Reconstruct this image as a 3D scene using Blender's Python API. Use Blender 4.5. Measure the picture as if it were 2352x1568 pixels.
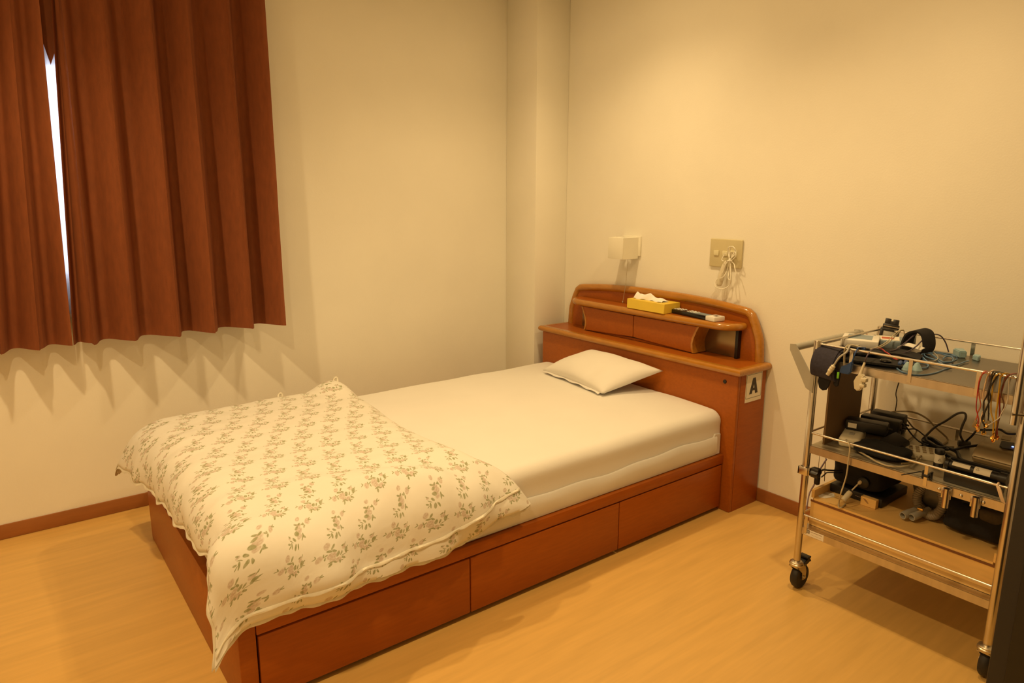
import bpy, bmesh, math, random
from mathutils import Vector, Matrix, noise
random.seed(7)
PI = math.pi
for o in list(bpy.data.objects): bpy.data.objects.remove(o)
SC = bpy.context.scene
COL = SC.collection

# ---------------------------------------------------------------- camera, light, exposure
def camera():
    f, pitch, roll, yaw = 1569.91, .2036, .0041, .9171
    loc = Vector((-2.5904, -3.149, 1.2997))
    fw = Vector((math.cos(yaw)*math.cos(pitch), math.sin(yaw)*math.cos(pitch), -math.sin(pitch)))
    r = Vector((math.sin(yaw), -math.cos(yaw), 0)); u = r.cross(fw)
    c, s = math.cos(roll), math.sin(roll)
    r2 = c*r + s*u; u2 = -s*r + c*u
    m = Matrix((r2, u2, -fw)).transposed().to_4x4(); m.translation = loc
    cd = bpy.data.cameras.new('camera'); co = bpy.data.objects.new('camera', cd); COL.objects.link(co)
    cd.sensor_width = 36; cd.lens = f*36/2352; cd.clip_start = .02
    co.matrix_world = m; SC.camera = co
camera()

W = bpy.data.worlds.new('world'); SC.world = W; W.use_nodes = True
bg = W.node_tree.nodes['Background']; bg.inputs['Color'].default_value = (.80, .86, 1, 1); bg.inputs['Strength'].default_value = 5.0

SC.view_settings.view_transform = 'Standard'; SC.view_settings.look = 'None'
SC.view_settings.exposure = 0.0; SC.view_settings.gamma = 1; SC.view_settings.use_curve_mapping = False

CEIL = 2.45
WARM = (1, .695, .335)
def downlight(x, y, e, soft=.86):
    """recessed lamp: a focused beam plus a weak wide fill spot added to brighten the upper walls"""
    for size, blend, k in ((128, soft, 1.0), (176, .5, .19)):  # beam first, then the added wide fill for walls above the beam
        l = bpy.data.lights.new('downlight', 'SPOT'); l.energy = e*k; l.color = WARM
        l.spot_size = math.radians(size); l.spot_blend = blend; l.shadow_soft_size = .035
        o = bpy.data.objects.new('downlight', l); COL.objects.link(o); o.location = (x, y, CEIL - .02)
E_L = 49
downlight(-.72, -1.03, E_L*.88)
downlight(-.82, -2.15, E_L*.88)
downlight(-2.60, -1.05, E_L*1.12, .66)
downlight(-2.60, -2.15, E_L*1.12, .66)

# ---------------------------------------------------------------- materials
def mat(name, col, rough=.5, metal=0, spec=.5, noise_amt=0, noise_scale=30, stretch=(1, 1, 1), bump=0, bump_scale=80, coat=0, trans=0, col2=None, coords='Object'):
    m = bpy.data.materials.new(name); m.use_nodes = True
    nt = m.node_tree; b = nt.nodes['Principled BSDF']
    b.inputs['Base Color'].default_value = (*col, 1); b.inputs['Roughness'].default_value = rough
    b.inputs['Metallic'].default_value = metal; b.inputs['Specular IOR Level'].default_value = spec
    b.inputs['Coat Weight'].default_value = coat; b.inputs['Coat Roughness'].default_value = .12
    b.inputs['Transmission Weight'].default_value = trans
    if noise_amt or bump:
        tc = nt.nodes.new('ShaderNodeTexCoord'); mp = nt.nodes.new('ShaderNodeMapping')
        mp.inputs['Scale'].default_value = stretch
        nt.links.new(tc.outputs[coords], mp.inputs['Vector'])
    if noise_amt:
        n = nt.nodes.new('ShaderNodeTexNoise'); n.inputs['Scale'].default_value = noise_scale; n.inputs['Detail'].default_value = 5
        nt.links.new(mp.outputs[0], n.inputs['Vector'])
        cr = nt.nodes.new('ShaderNodeMapRange'); cr.inputs[1].default_value = .3; cr.inputs[2].default_value = .7
        nt.links.new(n.outputs[0], cr.inputs[0])
        mx = nt.nodes.new('ShaderNodeMix'); mx.data_type = 'RGBA'
        c2 = col2 or tuple(c*(1-noise_amt) for c in col); c1 = col if col2 else tuple(min(1, c*(1+noise_amt*.6)) for c in col)
        mx.inputs[6].default_value = (*c1, 1); mx.inputs[7].default_value = (*c2, 1)
        nt.links.new(cr.outputs[0], mx.inputs[0]); nt.links.new(mx.outputs[2], b.inputs['Base Color'])
    if bump:
        n2 = nt.nodes.new('ShaderNodeTexNoise'); n2.inputs['Scale'].default_value = bump_scale; n2.inputs['Detail'].default_value = 3
        nt.links.new(mp.outputs[0], n2.inputs['Vector'])
        bp = nt.nodes.new('ShaderNodeBump'); bp.inputs['Strength'].default_value = bump; bp.inputs['Distance'].default_value = .002
        nt.links.new(n2.outputs[0], bp.inputs['Height']); nt.links.new(bp.outputs[0], b.inputs['Normal'])
    return m
M = {}
M['wall'] = mat('wall_paint', (.885, .86, .76), .75, noise_amt=.03, noise_scale=3, bump=.15, bump_scale=160)
M['ceiling'] = mat('ceiling_paint', (.92, .90, .82), .8, noise_amt=.03, noise_scale=4)
M['floor'] = mat('wood_vinyl', (.70, .43, .126), .34, spec=.4, noise_amt=.09, noise_scale=5, stretch=(.8, 9, 1), bump=.05, bump_scale=60)
M['base'] = mat('baseboard_vinyl', (.34, .125, .03), .45, noise_amt=.12, noise_scale=6, stretch=(1, 1, 8))
M['bedwood'] = mat('bed_laminate', (.37, .094, .008), .36, noise_amt=.10, noise_scale=14, stretch=(1, 1, 9), spec=.3)
M['bedwood_x'] = mat('bed_laminate_x', (.37, .098, .008), .36, noise_amt=.10, noise_scale=14, stretch=(1, 6, 9), spec=.3)
M['bedtrim'] = mat('bed_moulding', (.45, .19, .022), .22, noise_amt=.12, noise_scale=20, stretch=(4, 1, 4), coat=.4)
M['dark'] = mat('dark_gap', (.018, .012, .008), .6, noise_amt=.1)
M['smoke'] = mat('smoked_panel', (.30, .20, .09), .26, .75, noise_amt=.1, noise_scale=6, spec=.6)
M['sheet'] = mat('white_cotton', (.80, .785, .745), .85, noise_amt=.02, noise_scale=5, bump=.12, bump_scale=350)
M['pillow'] = mat('pillow_cotton', (.82, .80, .755), .85, noise_amt=.02, noise_scale=8, bump=.15, bump_scale=300)
M['curtain'] = mat('brown_drape', (.24, .066, .017), .85, noise_amt=.12, noise_scale=60, stretch=(1, 1, .3), bump=.2, bump_scale=500)
M['steel'] = mat('stainless', (.66, .61, .54), .24, 1, noise_amt=.08, noise_scale=20)
M['steel_sheet'] = mat('stainless_sheet', (.60, .55, .49), .33, 1, noise_amt=.10, noise_scale=6, stretch=(1, 8, 1))
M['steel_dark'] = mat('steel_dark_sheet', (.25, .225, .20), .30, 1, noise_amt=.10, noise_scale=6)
M['steel_dull'] = mat('steel_dull_sheet', (.52, .46, .34), .42, .7, noise_amt=.10, noise_scale=6)
M['cab_black'] = mat('cabinet_black', (.004, .0035, .003), .45, noise_amt=.1)
M['zinc'] = mat('zinc_caster', (.62, .56, .44), .30, 1, noise_amt=.1, noise_scale=30)
M['rubber'] = mat('black_rubber', (.018, .016, .015), .55, noise_amt=.2, noise_scale=30)
M['black'] = mat('black_plastic', (.012, .011, .011), .42, noise_amt=.2, noise_scale=30)
M['black_gloss'] = mat('black_gloss', (.010, .009, .009), .18, noise_amt=.1, noise_scale=10)
M['blackcloth'] = mat('black_cloth', (.010, .009, .010), .9, noise_amt=.3, noise_scale=40, bump=.3, bump_scale=250)
M['navy'] = mat('navy_webbing', (.030, .026, .045), .85, noise_amt=.25, noise_scale=120, bump=.4, bump_scale=500)
M['greyplastic'] = mat('grey_plastic', (.42, .40, .34), .4, noise_amt=.08, noise_scale=14)
M['white'] = mat('white_plastic', (.82, .80, .74), .38, noise_amt=.04, noise_scale=20)
M['cream'] = mat('cream_plastic', (.72, .66, .50), .4, noise_amt=.05, noise_scale=20)
M['ivory'] = mat('ivory_plate', (.62, .55, .33), .4, noise_amt=.04, noise_scale=20)
M['ivory_b'] = mat('ivory_button', (.75, .70, .46), .35, noise_amt=.03)
M['lampw'] = mat('lamp_white', (.86, .83, .70), .55, noise_amt=.03, noise_scale=10)
M['yellow'] = mat('yellow_card', (.83, .60, .06), .5, noise_amt=.04, noise_scale=12)
M['tissue'] = mat('tissue_paper', (.93, .90, .86), .9, noise_amt=.03, noise_scale=20)
M['paper'] = mat('paper', (.85, .80, .68), .6, noise_amt=.04, noise_scale=20)
M['ink'] = mat('ink', (.03, .018, .012), .5, noise_amt=.1)
M['ply'] = mat('plywood', (.86, .55, .185), .5, noise_amt=.14, noise_scale=5, stretch=(1, 1.2, 9))
M['plyedge'] = mat('plywood_edge', (.22, .085, .025), .6, noise_amt=.35, noise_scale=30, stretch=(1, 1, 40))
M['board'] = mat('brown_board', (.17, .10, .04), .6, noise_amt=.10, noise_scale=6)
M['blue'] = mat('blue_plastic', (.020, .065, .22), .4, noise_amt=.1)
M['skyblue'] = mat('pale_blue_plastic', (.30, .45, .50), .4, noise_amt=.08)
M['bluecable'] = mat('blue_cable', (.13, .24, .40), .4, noise_amt=.1)
M['bluegrey'] = mat('bluegrey_plastic', (.24, .31, .36), .45, noise_amt=.08)
M['purple'] = mat('purple_cable', (.075, .055, .085), .45, noise_amt=.15)
M['lilac'] = mat('lilac_cable', (.30, .25, .38), .45, noise_amt=.1)
M['beige'] = mat('beige_cable', (.52, .45, .30), .5, noise_amt=.08)
M['olive'] = mat('olive_cable', (.26, .19, .09), .5, noise_amt=.1)
M['greyc'] = mat('dark_grey_cable', (.055, .048, .04), .45, noise_amt=.1)
M['red'] = mat('red_lead', (.50, .035, .03), .45, noise_amt=.1)
M['salmon'] = mat('salmon_lead', (.55, .13, .06), .45, noise_amt=.1)
M['darkred'] = mat('dark_red_lead', (.26, .03, .015), .45, noise_amt=.1)
M['brownc'] = mat('brown_lead', (.12, .045, .018), .45, noise_amt=.1)
M['yellowc'] = mat('yellow_lead', (.70, .42, .03), .45, noise_amt=.1)
M['creamc'] = mat('cream_lead', (.75, .55, .36), .45, noise_amt=.1)
M['whitec'] = mat('white_lead', (.72, .68, .60), .45, noise_amt=.05)
M['gold'] = mat('gold_cup', (.90, .55, .14), .25, 1, noise_amt=.08)
M['tube'] = mat('clear_hose', (.32, .27, .20), .22, noise_amt=.1, noise_scale=40)
M['tubeend'] = mat('hose_cuff', (.42, .40, .34), .35, noise_amt=.08)
M['golddev'] = mat('champagne_case', (.35, .27, .15), .35, .4, noise_amt=.06, noise_scale=20)
M['green'] = mat('green_clip', (.25, .75, .05), .4, noise_amt=.1)
M['darkframe'] = mat('dark_frame', (.016, .013, .010), .6, noise_amt=.1, noise_scale=8)
M['alu'] = mat('aluminium', (.55, .54, .52), .35, .9, noise_amt=.05)
def emis(name, col, s):
    m = bpy.data.materials.new(name); m.use_nodes = True; b = m.node_tree.nodes['Principled BSDF']
    b.inputs['Base Color'].default_value = (*col, 1)
    b.inputs['Emission Color'].default_value = (*col, 1); b.inputs['Emission Strength'].default_value = s
    return m
M['led'] = emis('blue_led', (.15, .25, 1), 6)
def glassmat():
    m = bpy.data.materials.new('window_glass'); m.use_nodes = True; nt = m.node_tree
    out = nt.nodes['Material Output']; nt.nodes.remove(nt.nodes['Principled BSDF'])
    t = nt.nodes.new('ShaderNodeBsdfTransparent'); g = nt.nodes.new('ShaderNodeBsdfGlossy'); g.inputs['Roughness'].default_value = .02
    mx = nt.nodes.new('ShaderNodeMixShader'); mx.inputs[0].default_value = .07
    nt.links.new(t.outputs[0], mx.inputs[1]); nt.links.new(g.outputs[0], mx.inputs[2]); nt.links.new(mx.outputs[0], out.inputs[0])
    return m
M['glass'] = glassmat()
def sheermat():
    m = bpy.data.materials.new('sheer_voile'); m.use_nodes = True; nt = m.node_tree
    out = nt.nodes['Material Output']; nt.nodes.remove(nt.nodes['Principled BSDF'])
    t = nt.nodes.new('ShaderNodeBsdfTranslucent'); t.inputs[0].default_value = (.85, .85, .88, 1)
    d = nt.nodes.new('ShaderNodeBsdfDiffuse'); d.inputs[0].default_value = (.85, .85, .86, 1)
    mx = nt.nodes.new('ShaderNodeMixShader'); mx.inputs[0].default_value = .4
    tr = nt.nodes.new('ShaderNodeBsdfTransparent'); m2 = nt.nodes.new('ShaderNodeMixShader'); m2.inputs[0].default_value = .22
    nt.links.new(t.outputs[0], mx.inputs[1]); nt.links.new(d.outputs[0], mx.inputs[2])
    nt.links.new(mx.outputs[0], m2.inputs[1]); nt.links.new(tr.outputs[0], m2.inputs[2]); nt.links.new(m2.outputs[0], out.inputs[0])
    return m
M['sheer'] = sheermat()

# sprig print: two rose sprigs as unions of ellipses in the cloth's own UV (metres)
SPRIG_A = dict(c=(845, 985), f=[(735,835,44,40,0),(670,972,44,48,0),(825,970,62,56,0),(850,1025,44,34,0),(930,1052,50,38,0),(1003,892,36,34,0)],
 g=[(822,855,34,15,-50),(780,895,46,15,10),(848,905,38,14,30),(597,948,32,9,-20),(605,925,24,8,50),(712,938,10,28,-20),(748,945,26,10,-30),(742,988,11,26,-10),
    (910,965,27,40,5),(965,970,14,34,15),(1010,1003,42,6,-15),(1050,940,34,34,0),(1042,968,20,32,-30),(1088,976,34,5,8),(1080,918,26,9,-35),
    (1010,1046,40,16,30),(845,1100,17,30,5),(848,1062,44,13,-12),(892,1072,32,11,30),(960,1085,14,32,-15),(990,1078,20,10,20),(985,872,32,9,-12),(1035,862,8,20,15)])
SPRIG_B = dict(c=(1215, 1165), f=[(1205,985,38,36,0),(1215,1105,44,40,0),(1228,1165,56,46,0),(1238,1232,42,32,0),(1365,1050,40,48,0),(1060,1228,26,16,0)],
 g=[(1168,1075,32,14,15),(1222,1075,30,15,-50),(1183,1127,32,20,-30),(1188,1195,46,26,15),(1283,1085,32,14,15),(1317,1122,14,26,0),(1298,1075,9,22,-30),
    (1400,1012,10,24,40),(1412,1032,28,9,-5),(1050,1215,22,9,30),(1050,1296,28,12,10),(1068,1330,24,8,-40),(1103,1318,14,42,-12),(1148,1252,38,15,30),(1095,1268,42,5,25),
    (1178,1338,24,40,10),(1235,1335,14,38,-28),(1303,1232,14,34,-22),(1318,1250,36,12,25),(1292,1262,10,30,5)])
def floral():
    m = bpy.data.materials.new('floral_cotton'); m.use_nodes = True; nt = m.node_tree; N = nt.nodes; L = nt.links
    b = N['Principled BSDF']; b.inputs['Roughness'].default_value = .85; b.inputs['Specular IOR Level'].default_value = .3
    uv = N.new('ShaderNodeUVMap'); uv.uv_map = 'UVMap'
    nz0 = N.new('ShaderNodeTexNoise'); nz0.inputs['Scale'].default_value = 55; L.new(uv.outputs[0], nz0.inputs['Vector'])
    sub = N.new('ShaderNodeVectorMath'); sub.operation = 'SUBTRACT'; L.new(nz0.outputs['Color'], sub.inputs[0]); sub.inputs[1].default_value = (.5, .5, .5)
    wsc = N.new('ShaderNodeVectorMath'); wsc.operation = 'MULTIPLY_ADD'; L.new(sub.outputs[0], wsc.inputs[0]); wsc.inputs[1].default_value = (.006, .006, 0); L.new(uv.outputs[0], wsc.inputs[2])
    def math_(op, a, b_=None):
        n = N.new('ShaderNodeMath'); n.operation = op
        for i, v in enumerate((a, b_)):
            if v is None: continue
            if isinstance(v, (int, float)): n.inputs[i].default_value = v
            else: L.new(v, n.inputs[i])
        return n.outputs[0]
    PX, PY, SX = .095, .120, .0475
    def tile(du, dv):
        s = N.new('ShaderNodeSeparateXYZ'); L.new(wsc.outputs[0], s.inputs[0])
        v = math_('DIVIDE', math_('SUBTRACT', s.outputs[1], dv), PY)
        row = math_('FLOOR', v); fv = math_('FRACT', v)
        u = math_('SUBTRACT', math_('SUBTRACT', s.outputs[0], du), math_('MULTIPLY', row, SX))
        fu = math_('FRACT', math_('DIVIDE', u, PX))
        c = N.new('ShaderNodeCombineXYZ')
        L.new(math_('MULTIPLY', math_('SUBTRACT', fu, .5), PX), c.inputs[0])
        L.new(math_('MULTIPLY', math_('SUBTRACT', fv, .5), PY), c.inputs[1])
        return c.outputs[0]
    HX, HY = .0001480, .0001500
    def union(vec, lst, c, old=None):
        cur = old
        for (x, y, rx, ry, a) in lst:
            mp = N.new('ShaderNodeMapping'); mp.vector_type = 'TEXTURE'
            mp.inputs['Location'].default_value = ((x-c[0])*HX, -(y-c[1])*HY, 0)
            mp.inputs['Rotation'].default_value = (0, 0, -math.radians(a)); mp.inputs['Scale'].default_value = (rx*HX, ry*HY, 1)
            L.new(vec, mp.inputs['Vector'])
            ln = N.new('ShaderNodeVectorMath'); ln.operation = 'LENGTH'; L.new(mp.outputs[0], ln.inputs[0])
            cur = ln.outputs['Value'] if cur is None else math_('MINIMUM', cur, ln.outputs['Value'])
        return cur
    ta, tb = tile(0, 0), tile(.012, .062)
    fl = union(tb, SPRIG_B['f'], SPRIG_B['c'], union(ta, SPRIG_A['f'], SPRIG_A['c']))
    gr = union(tb, SPRIG_B['g'], SPRIG_B['c'], union(ta, SPRIG_A['g'], SPRIG_A['c']))
    def mask(v, amt, nsc):
        mr = N.new('ShaderNodeMapRange'); mr.inputs[1].default_value = 1.12; mr.inputs[2].default_value = .82; L.new(v, mr.inputs[0])
        nz = N.new('ShaderNodeTexNoise'); nz.inputs['Scale'].default_value = nsc; L.new(uv.outputs[0], nz.inputs['Vector'])
        m2 = N.new('ShaderNodeMapRange'); m2.inputs[1].default_value = .35; m2.inputs[2].default_value = .65; m2.inputs[3].default_value = amt; m2.inputs[4].default_value = 1
        L.new(nz.outputs[0], m2.inputs[0])
        return math_('MULTIPLY', mr.outputs[0], m2.outputs[0])
    mf, mg = mask(fl, .45, 260), mask(gr, .72, 180)
    x1 = N.new('ShaderNodeMix'); x1.data_type = 'RGBA'; x1.inputs[6].default_value = (.80, .78, .715, 1); x1.inputs[7].default_value = (.55, .445, .365, 1); L.new(mf, x1.inputs[0])
    x2 = N.new('ShaderNodeMix'); x2.data_type = 'RGBA'; L.new(x1.outputs[2], x2.inputs[6]); x2.inputs[7].default_value = (.315, .325, .165, 1); L.new(mg, x2.inputs[0])
    L.new(x2.outputs[2], b.inputs['Base Color'])
    nb = N.new('ShaderNodeTexNoise'); nb.inputs['Scale'].default_value = 45; L.new(uv.outputs[0], nb.inputs['Vector'])
    bp = N.new('ShaderNodeBump'); bp.inputs['Strength'].default_value = .25; bp.inputs['Distance'].default_value = .004
    L.new(nb.outputs[0], bp.inputs['Height']); L.new(bp.outputs[0], b.inputs['Normal'])
    return m
M['floral'] = floral()
M['floraledge'] = mat('floral_edge', (.76, .72, .60), .85, noise_amt=.12, noise_scale=40)

# ---------------------------------------------------------------- mesh builder
def rotm(rx=0, ry=0, rz=0):
    return Matrix.Rotation(rz, 3, 'Z') @ Matrix.Rotation(ry, 3, 'Y') @ Matrix.Rotation(rx, 3, 'X')
def spline(pts, n=5):
    P = [Vector(p) for p in pts]; out = []
    if len(P) < 3: return P
    for i in range(len(P)-1):
        p0 = P[max(i-1, 0)]; p1 = P[i]; p2 = P[i+1]; p3 = P[min(i+2, len(P)-1)]
        for k in range(n):
            t = k/n
            out.append(.5*((2*p1) + (p2-p0)*t + (2*p0-5*p1+4*p2-p3)*t*t + (3*p1-p0-3*p2+p3)*t**3))
    out.append(P[-1]); return out
class MB:
    def __init__(s): s.v = []; s.f = []; s.T = None; s.uv = None
    def add(s, vs, fs):
        n = len(s.v)
        for p in vs:
            p = Vector(p); s.v.append(s.T @ p if s.T else p)
        s.f += [tuple(i+n for i in f) for f in fs]
        return s
    def xf(s, loc=(0,0,0), rot=(0,0,0)):
        s.T = Matrix.Translation(loc) @ rotm(*rot).to_4x4(); return s
    def bm(s, b):
        b.verts.ensure_lookup_table(); b.verts.index_update()
        s.add([v.co.copy() for v in b.verts], [tuple(v.index for v in f.verts) for f in b.faces]); b.free(); return s
    def box(s, a, c, bev=0, seg=2):
        b = bmesh.new()
        x0, y0, z0 = [min(a[i], c[i]) for i in range(3)]; x1, y1, z1 = [max(a[i], c[i]) for i in range(3)]
        vs = [b.verts.new(p) for p in [(x0,y0,z0),(x1,y0,z0),(x1,y1,z0),(x0,y1,z0),(x0,y0,z1),(x1,y0,z1),(x1,y1,z1),(x0,y1,z1)]]
        for f in [(0,3,2,1),(4,5,6,7),(0,1,5,4),(1,2,6,5),(2,3,7,6),(3,0,4,7)]: b.faces.new([vs[i] for i in f])
        if bev: bmesh.ops.bevel(b, geom=list(b.edges), offset=bev, segments=seg, affect='EDGES', profile=.5)
        return s.bm(b)
    def cyl(s, p0, p1, r, r2=None, n=16, cap=True):
        return s.tube([p0, p1], [r, r if r2 is None else r2], n, cap)
    def tube(s, pts, r, n=6, cap=True, closed=False):
        P = [Vector(p) for p in pts]; k = len(P)
        R = r if isinstance(r, (list, tuple)) else [r]*k
        t0 = (P[1]-P[0]).normalized(); up = Vector((0,0,1)) if abs(t0.z) < .9 else Vector((1,0,0))
        nn = t0.cross(up).normalized(); vs = []; fs = []
        for i in range(k):
            if closed: t = P[(i+1)%k]-P[i-1]
            else: t = P[min(i+1,k-1)]-P[max(i-1,0)]
            if t.length < 1e-9: t = t0
            t.normalize(); nn = (nn - t*nn.dot(t))
            nn = nn.normalized() if nn.length > 1e-6 else t.orthogonal().normalized()
            bb = t.cross(nn)
            for j in range(n):
                a = 2*PI*j/n; vs.append(P[i] + (nn*math.cos(a)+bb*math.sin(a))*R[i])
        for i in range(k if closed else k-1):
            i2 = (i+1) % k
            for j in range(n): fs.append((i*n+j, i*n+(j+1)%n, i2*n+(j+1)%n, i2*n+j))
        if cap and not closed: fs.append(tuple(range(n-1,-1,-1))); fs.append(tuple((k-1)*n+j for j in range(n)))
        return s.add(vs, fs)
    def lathe(s, prof, c=(0,0,0), axis='z', n=24):
        vs = []; fs = []; k = len(prof)
        for (r, h) in prof:
            for j in range(n):
                a = 2*PI*j/n; x, y = r*math.cos(a), r*math.sin(a)
                p = {'z': (x,y,h), 'x': (h,x,y), 'y': (y,h,x)}[axis]
                vs.append(Vector(c)+Vector(p))
        for i in range(k-1):
            for j in range(n): fs.append((i*n+j, i*n+(j+1)%n, (i+1)*n+(j+1)%n, (i+1)*n+j))
        fs.append(tuple(range(n-1,-1,-1))); fs.append(tuple((k-1)*n+j for j in range(n)))
        return s.add(vs, fs)
    def prism(s, poly, axis, a, c, bev=0):
        """polygon in the two other axes (order xyz without axis), extruded a..c along axis"""
        def mk(p, h): return {'x': (h,p[0],p[1]), 'y': (p[0],h,p[1]), 'z': (p[0],p[1],h)}[axis]
        b = bmesh.new(); k = len(poly)
        lo = [b.verts.new(mk(p, a)) for p in poly]; hi = [b.verts.new(mk(p, c)) for p in poly]
        b.faces.new(lo[::-1]); b.faces.new(hi)
        for i in range(k): b.faces.new((lo[i], lo[(i+1)%k], hi[(i+1)%k], hi[i]))
        bmesh.ops.recalc_face_normals(b, faces=b.faces)
        if bev: bmesh.ops.bevel(b, geom=[e for e in b.edges if len(e.link_faces)==2 and e.calc_face_angle(0) > .9], offset=bev, segments=2, affect='EDGES')
        return s.bm(b)
    def loft(s, rings, cap=True, closed=True):
        n = len(rings[0]); vs = [p for r in rings for p in r]; fs = []
        for i in range(len(rings)-1):
            for j in range(n if closed else n-1):
                fs.append((i*n+j, i*n+(j+1)%n, (i+1)*n+(j+1)%n, (i+1)*n+j))
        if cap: fs.append(tuple(range(n-1,-1,-1))); fs.append(tuple((len(rings)-1)*n+j for j in range(n)))
        return s.add(vs, fs)
    def grid(s, rows):
        return s.loft(rows, cap=False, closed=False)
    def sweep(s, path, prof):
        """mitred sweep in the xy plane: prof points are (outward, z)"""
        P = [Vector((p[0], p[1], 0)) for p in path]; rings = []
        for i, p in enumerate(P):
            d1 = (P[i]-P[i-1]).normalized() if i else (P[1]-P[0]).normalized()
            d2 = (P[i+1]-P[i]).normalized() if i < len(P)-1 else d1
            n1 = Vector((-d1.y, d1.x, 0)); n2 = Vector((-d2.y, d2.x, 0)); m = (n1+n2).normalized(); k = 1/max(.3, m.dot(n1))
            rings.append([p + m*(k*o) + Vector((0,0,z)) for o, z in prof])
        return s.loft(rings)
ROOT = {}
def build(name, mb, m, parent=None, smooth=40, loc=None, **props):
    """links the shapes as ONE mesh object; verts are given in world space"""
    me = bpy.data.meshes.new(name)
    o = bpy.data.objects.new(name, me)
    if parent is not None:
        off = ROOT[parent.name]; ROOT[o.name] = off
    else:
        if loc is None:
            xs = [p.x for p in mb.v]; ys = [p.y for p in mb.v]; zs = [p.z for p in mb.v]
            loc = ((min(xs)+max(xs))/2, (min(ys)+max(ys))/2, min(zs))
        off = Vector(loc); o.location = off; ROOT[o.name] = off
    me.from_pydata([p-off for p in mb.v], [], mb.f)
    if mb.uv:
        l = me.uv_layers.new(name='UVMap')
        for lp in me.loops: l.data[lp.index].uv = mb.uv[lp.vertex_index]
    b = bmesh.new(); b.from_mesh(me); bmesh.ops.recalc_face_normals(b, faces=b.faces); b.to_mesh(me); b.free()
    if smooth:
        me.polygons.foreach_set('use_smooth', [True]*len(me.polygons)); me.set_sharp_from_angle(angle=math.radians(smooth))
    me.materials.append(M[m] if isinstance(m, str) else m); me.update()
    COL.objects.link(o)
    if parent is not None: o.parent = parent
    for k, v in props.items(): o[k] = v
    return o
def thing(name, label, cat, loc=(0,0,0), group=None):
    o = bpy.data.objects.new(name, None); COL.objects.link(o); o.location = loc; ROOT[o.name] = Vector(loc); o.empty_display_size = .05
    o['label'] = label; o['category'] = cat
    if group: o['group'] = group
    return o
def single(name, mb, m, label, cat, group=None, **k):
    o = build(name, mb, m, **k); o['label'] = label; o['category'] = cat
    if group: o['group'] = group
    return o
def struct(name, mb, m, parent=None, **k):
    o = build(name, mb, m, parent, **k)
    if parent is None: o['kind'] = 'structure'
    return o

# ---------------------------------------------------------------- room shell
XB, YB = -3.45, -3.7
WX0, WX1, WZ0, WZ1 = -3.15, -1.75, .93, 1.86          # window opening in the left wall (y = 0)
struct('floor', MB().box((XB-.1, YB-.1, -.1), (.1, .1, 0)), 'floor', smooth=0)
struct('ceiling', MB().box((XB-.1, YB-.1, CEIL), (.1, .1, CEIL+.1)), 'ceiling', smooth=0)
struct('wall_right', MB().box((0, YB-.1, 0), (.1, .1, CEIL)), 'wall', smooth=0)
wl = MB().box((XB, 0, 0), (WX0, .1, CEIL)).box((WX1, 0, 0), (0, .1, CEIL)).box((WX0, 0, 0), (WX1, .1, WZ0)).box((WX0, 0, WZ1), (WX1, .1, CEIL))
struct('wall_left', wl, 'wall', smooth=0)
struct('wall_back', MB().box((XB-.1, YB-.1, 0), (XB, .1, CEIL)), 'wall', smooth=0)
struct('wall_front', MB().box((XB, YB-.1, 0), (0, YB, CEIL)), 'wall', smooth=0)
PXP, PYP = -.223, -.261
struct('wall_corner', MB().box((PXP, PYP, 0), (0, 0, CEIL), .004), 'wall')
bb = lambda a, c: MB().box(a, c, .003)
struct('baseboard_left', bb((XB, -.008, 0), (PXP, 0, .06)), 'base')
struct('baseboard_right', bb((-.008, YB, 0), (0, PYP, .06)), 'base')
struct('baseboard_corner', bb((PXP-.008, PYP-.008, 0), (PXP, -.008, .06)), 'base')
# window
fr = MB()
for a, c in [((WX0, .02, WZ0), (WX1, .08, WZ0+.04)), ((WX0, .02, WZ1-.04), (WX1, .08, WZ1)), ((WX0, .02, WZ0+.04), (WX0+.04, .08, WZ1-.04)), ((WX1-.04, .02, WZ0+.04), (WX1, .08, WZ1-.04))]: fr.box(a, c, .003)
win = struct('window_1', fr, 'alu')
xm = (WX0+WX1)/2
for k, (xa, xb, yy) in enumerate([(WX0+.04, xm+.02, .055), (xm-.02, WX1-.04, .035)]):
    sa = MB()
    for a, c in [((xa, yy-.008, WZ0+.04), (xa+.035, yy+.008, WZ1-.04)), ((xb-.035, yy-.008, WZ0+.04), (xb, yy+.008, WZ1-.04)), ((xa+.035, yy-.008, WZ0+.04), (xb-.035, yy+.008, WZ0+.08)), ((xa+.035, yy-.008, WZ1-.075), (xb-.035, yy+.008, WZ1-.04))]: sa.box(a, c, .002)
    sash = build('sash', sa, 'alu', win)
    build('pane', MB().box((xa+.035, yy-.002, WZ0+.08), (xb-.035, yy+.002, WZ1-.075)), 'glass', sash, smooth=0)

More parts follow.
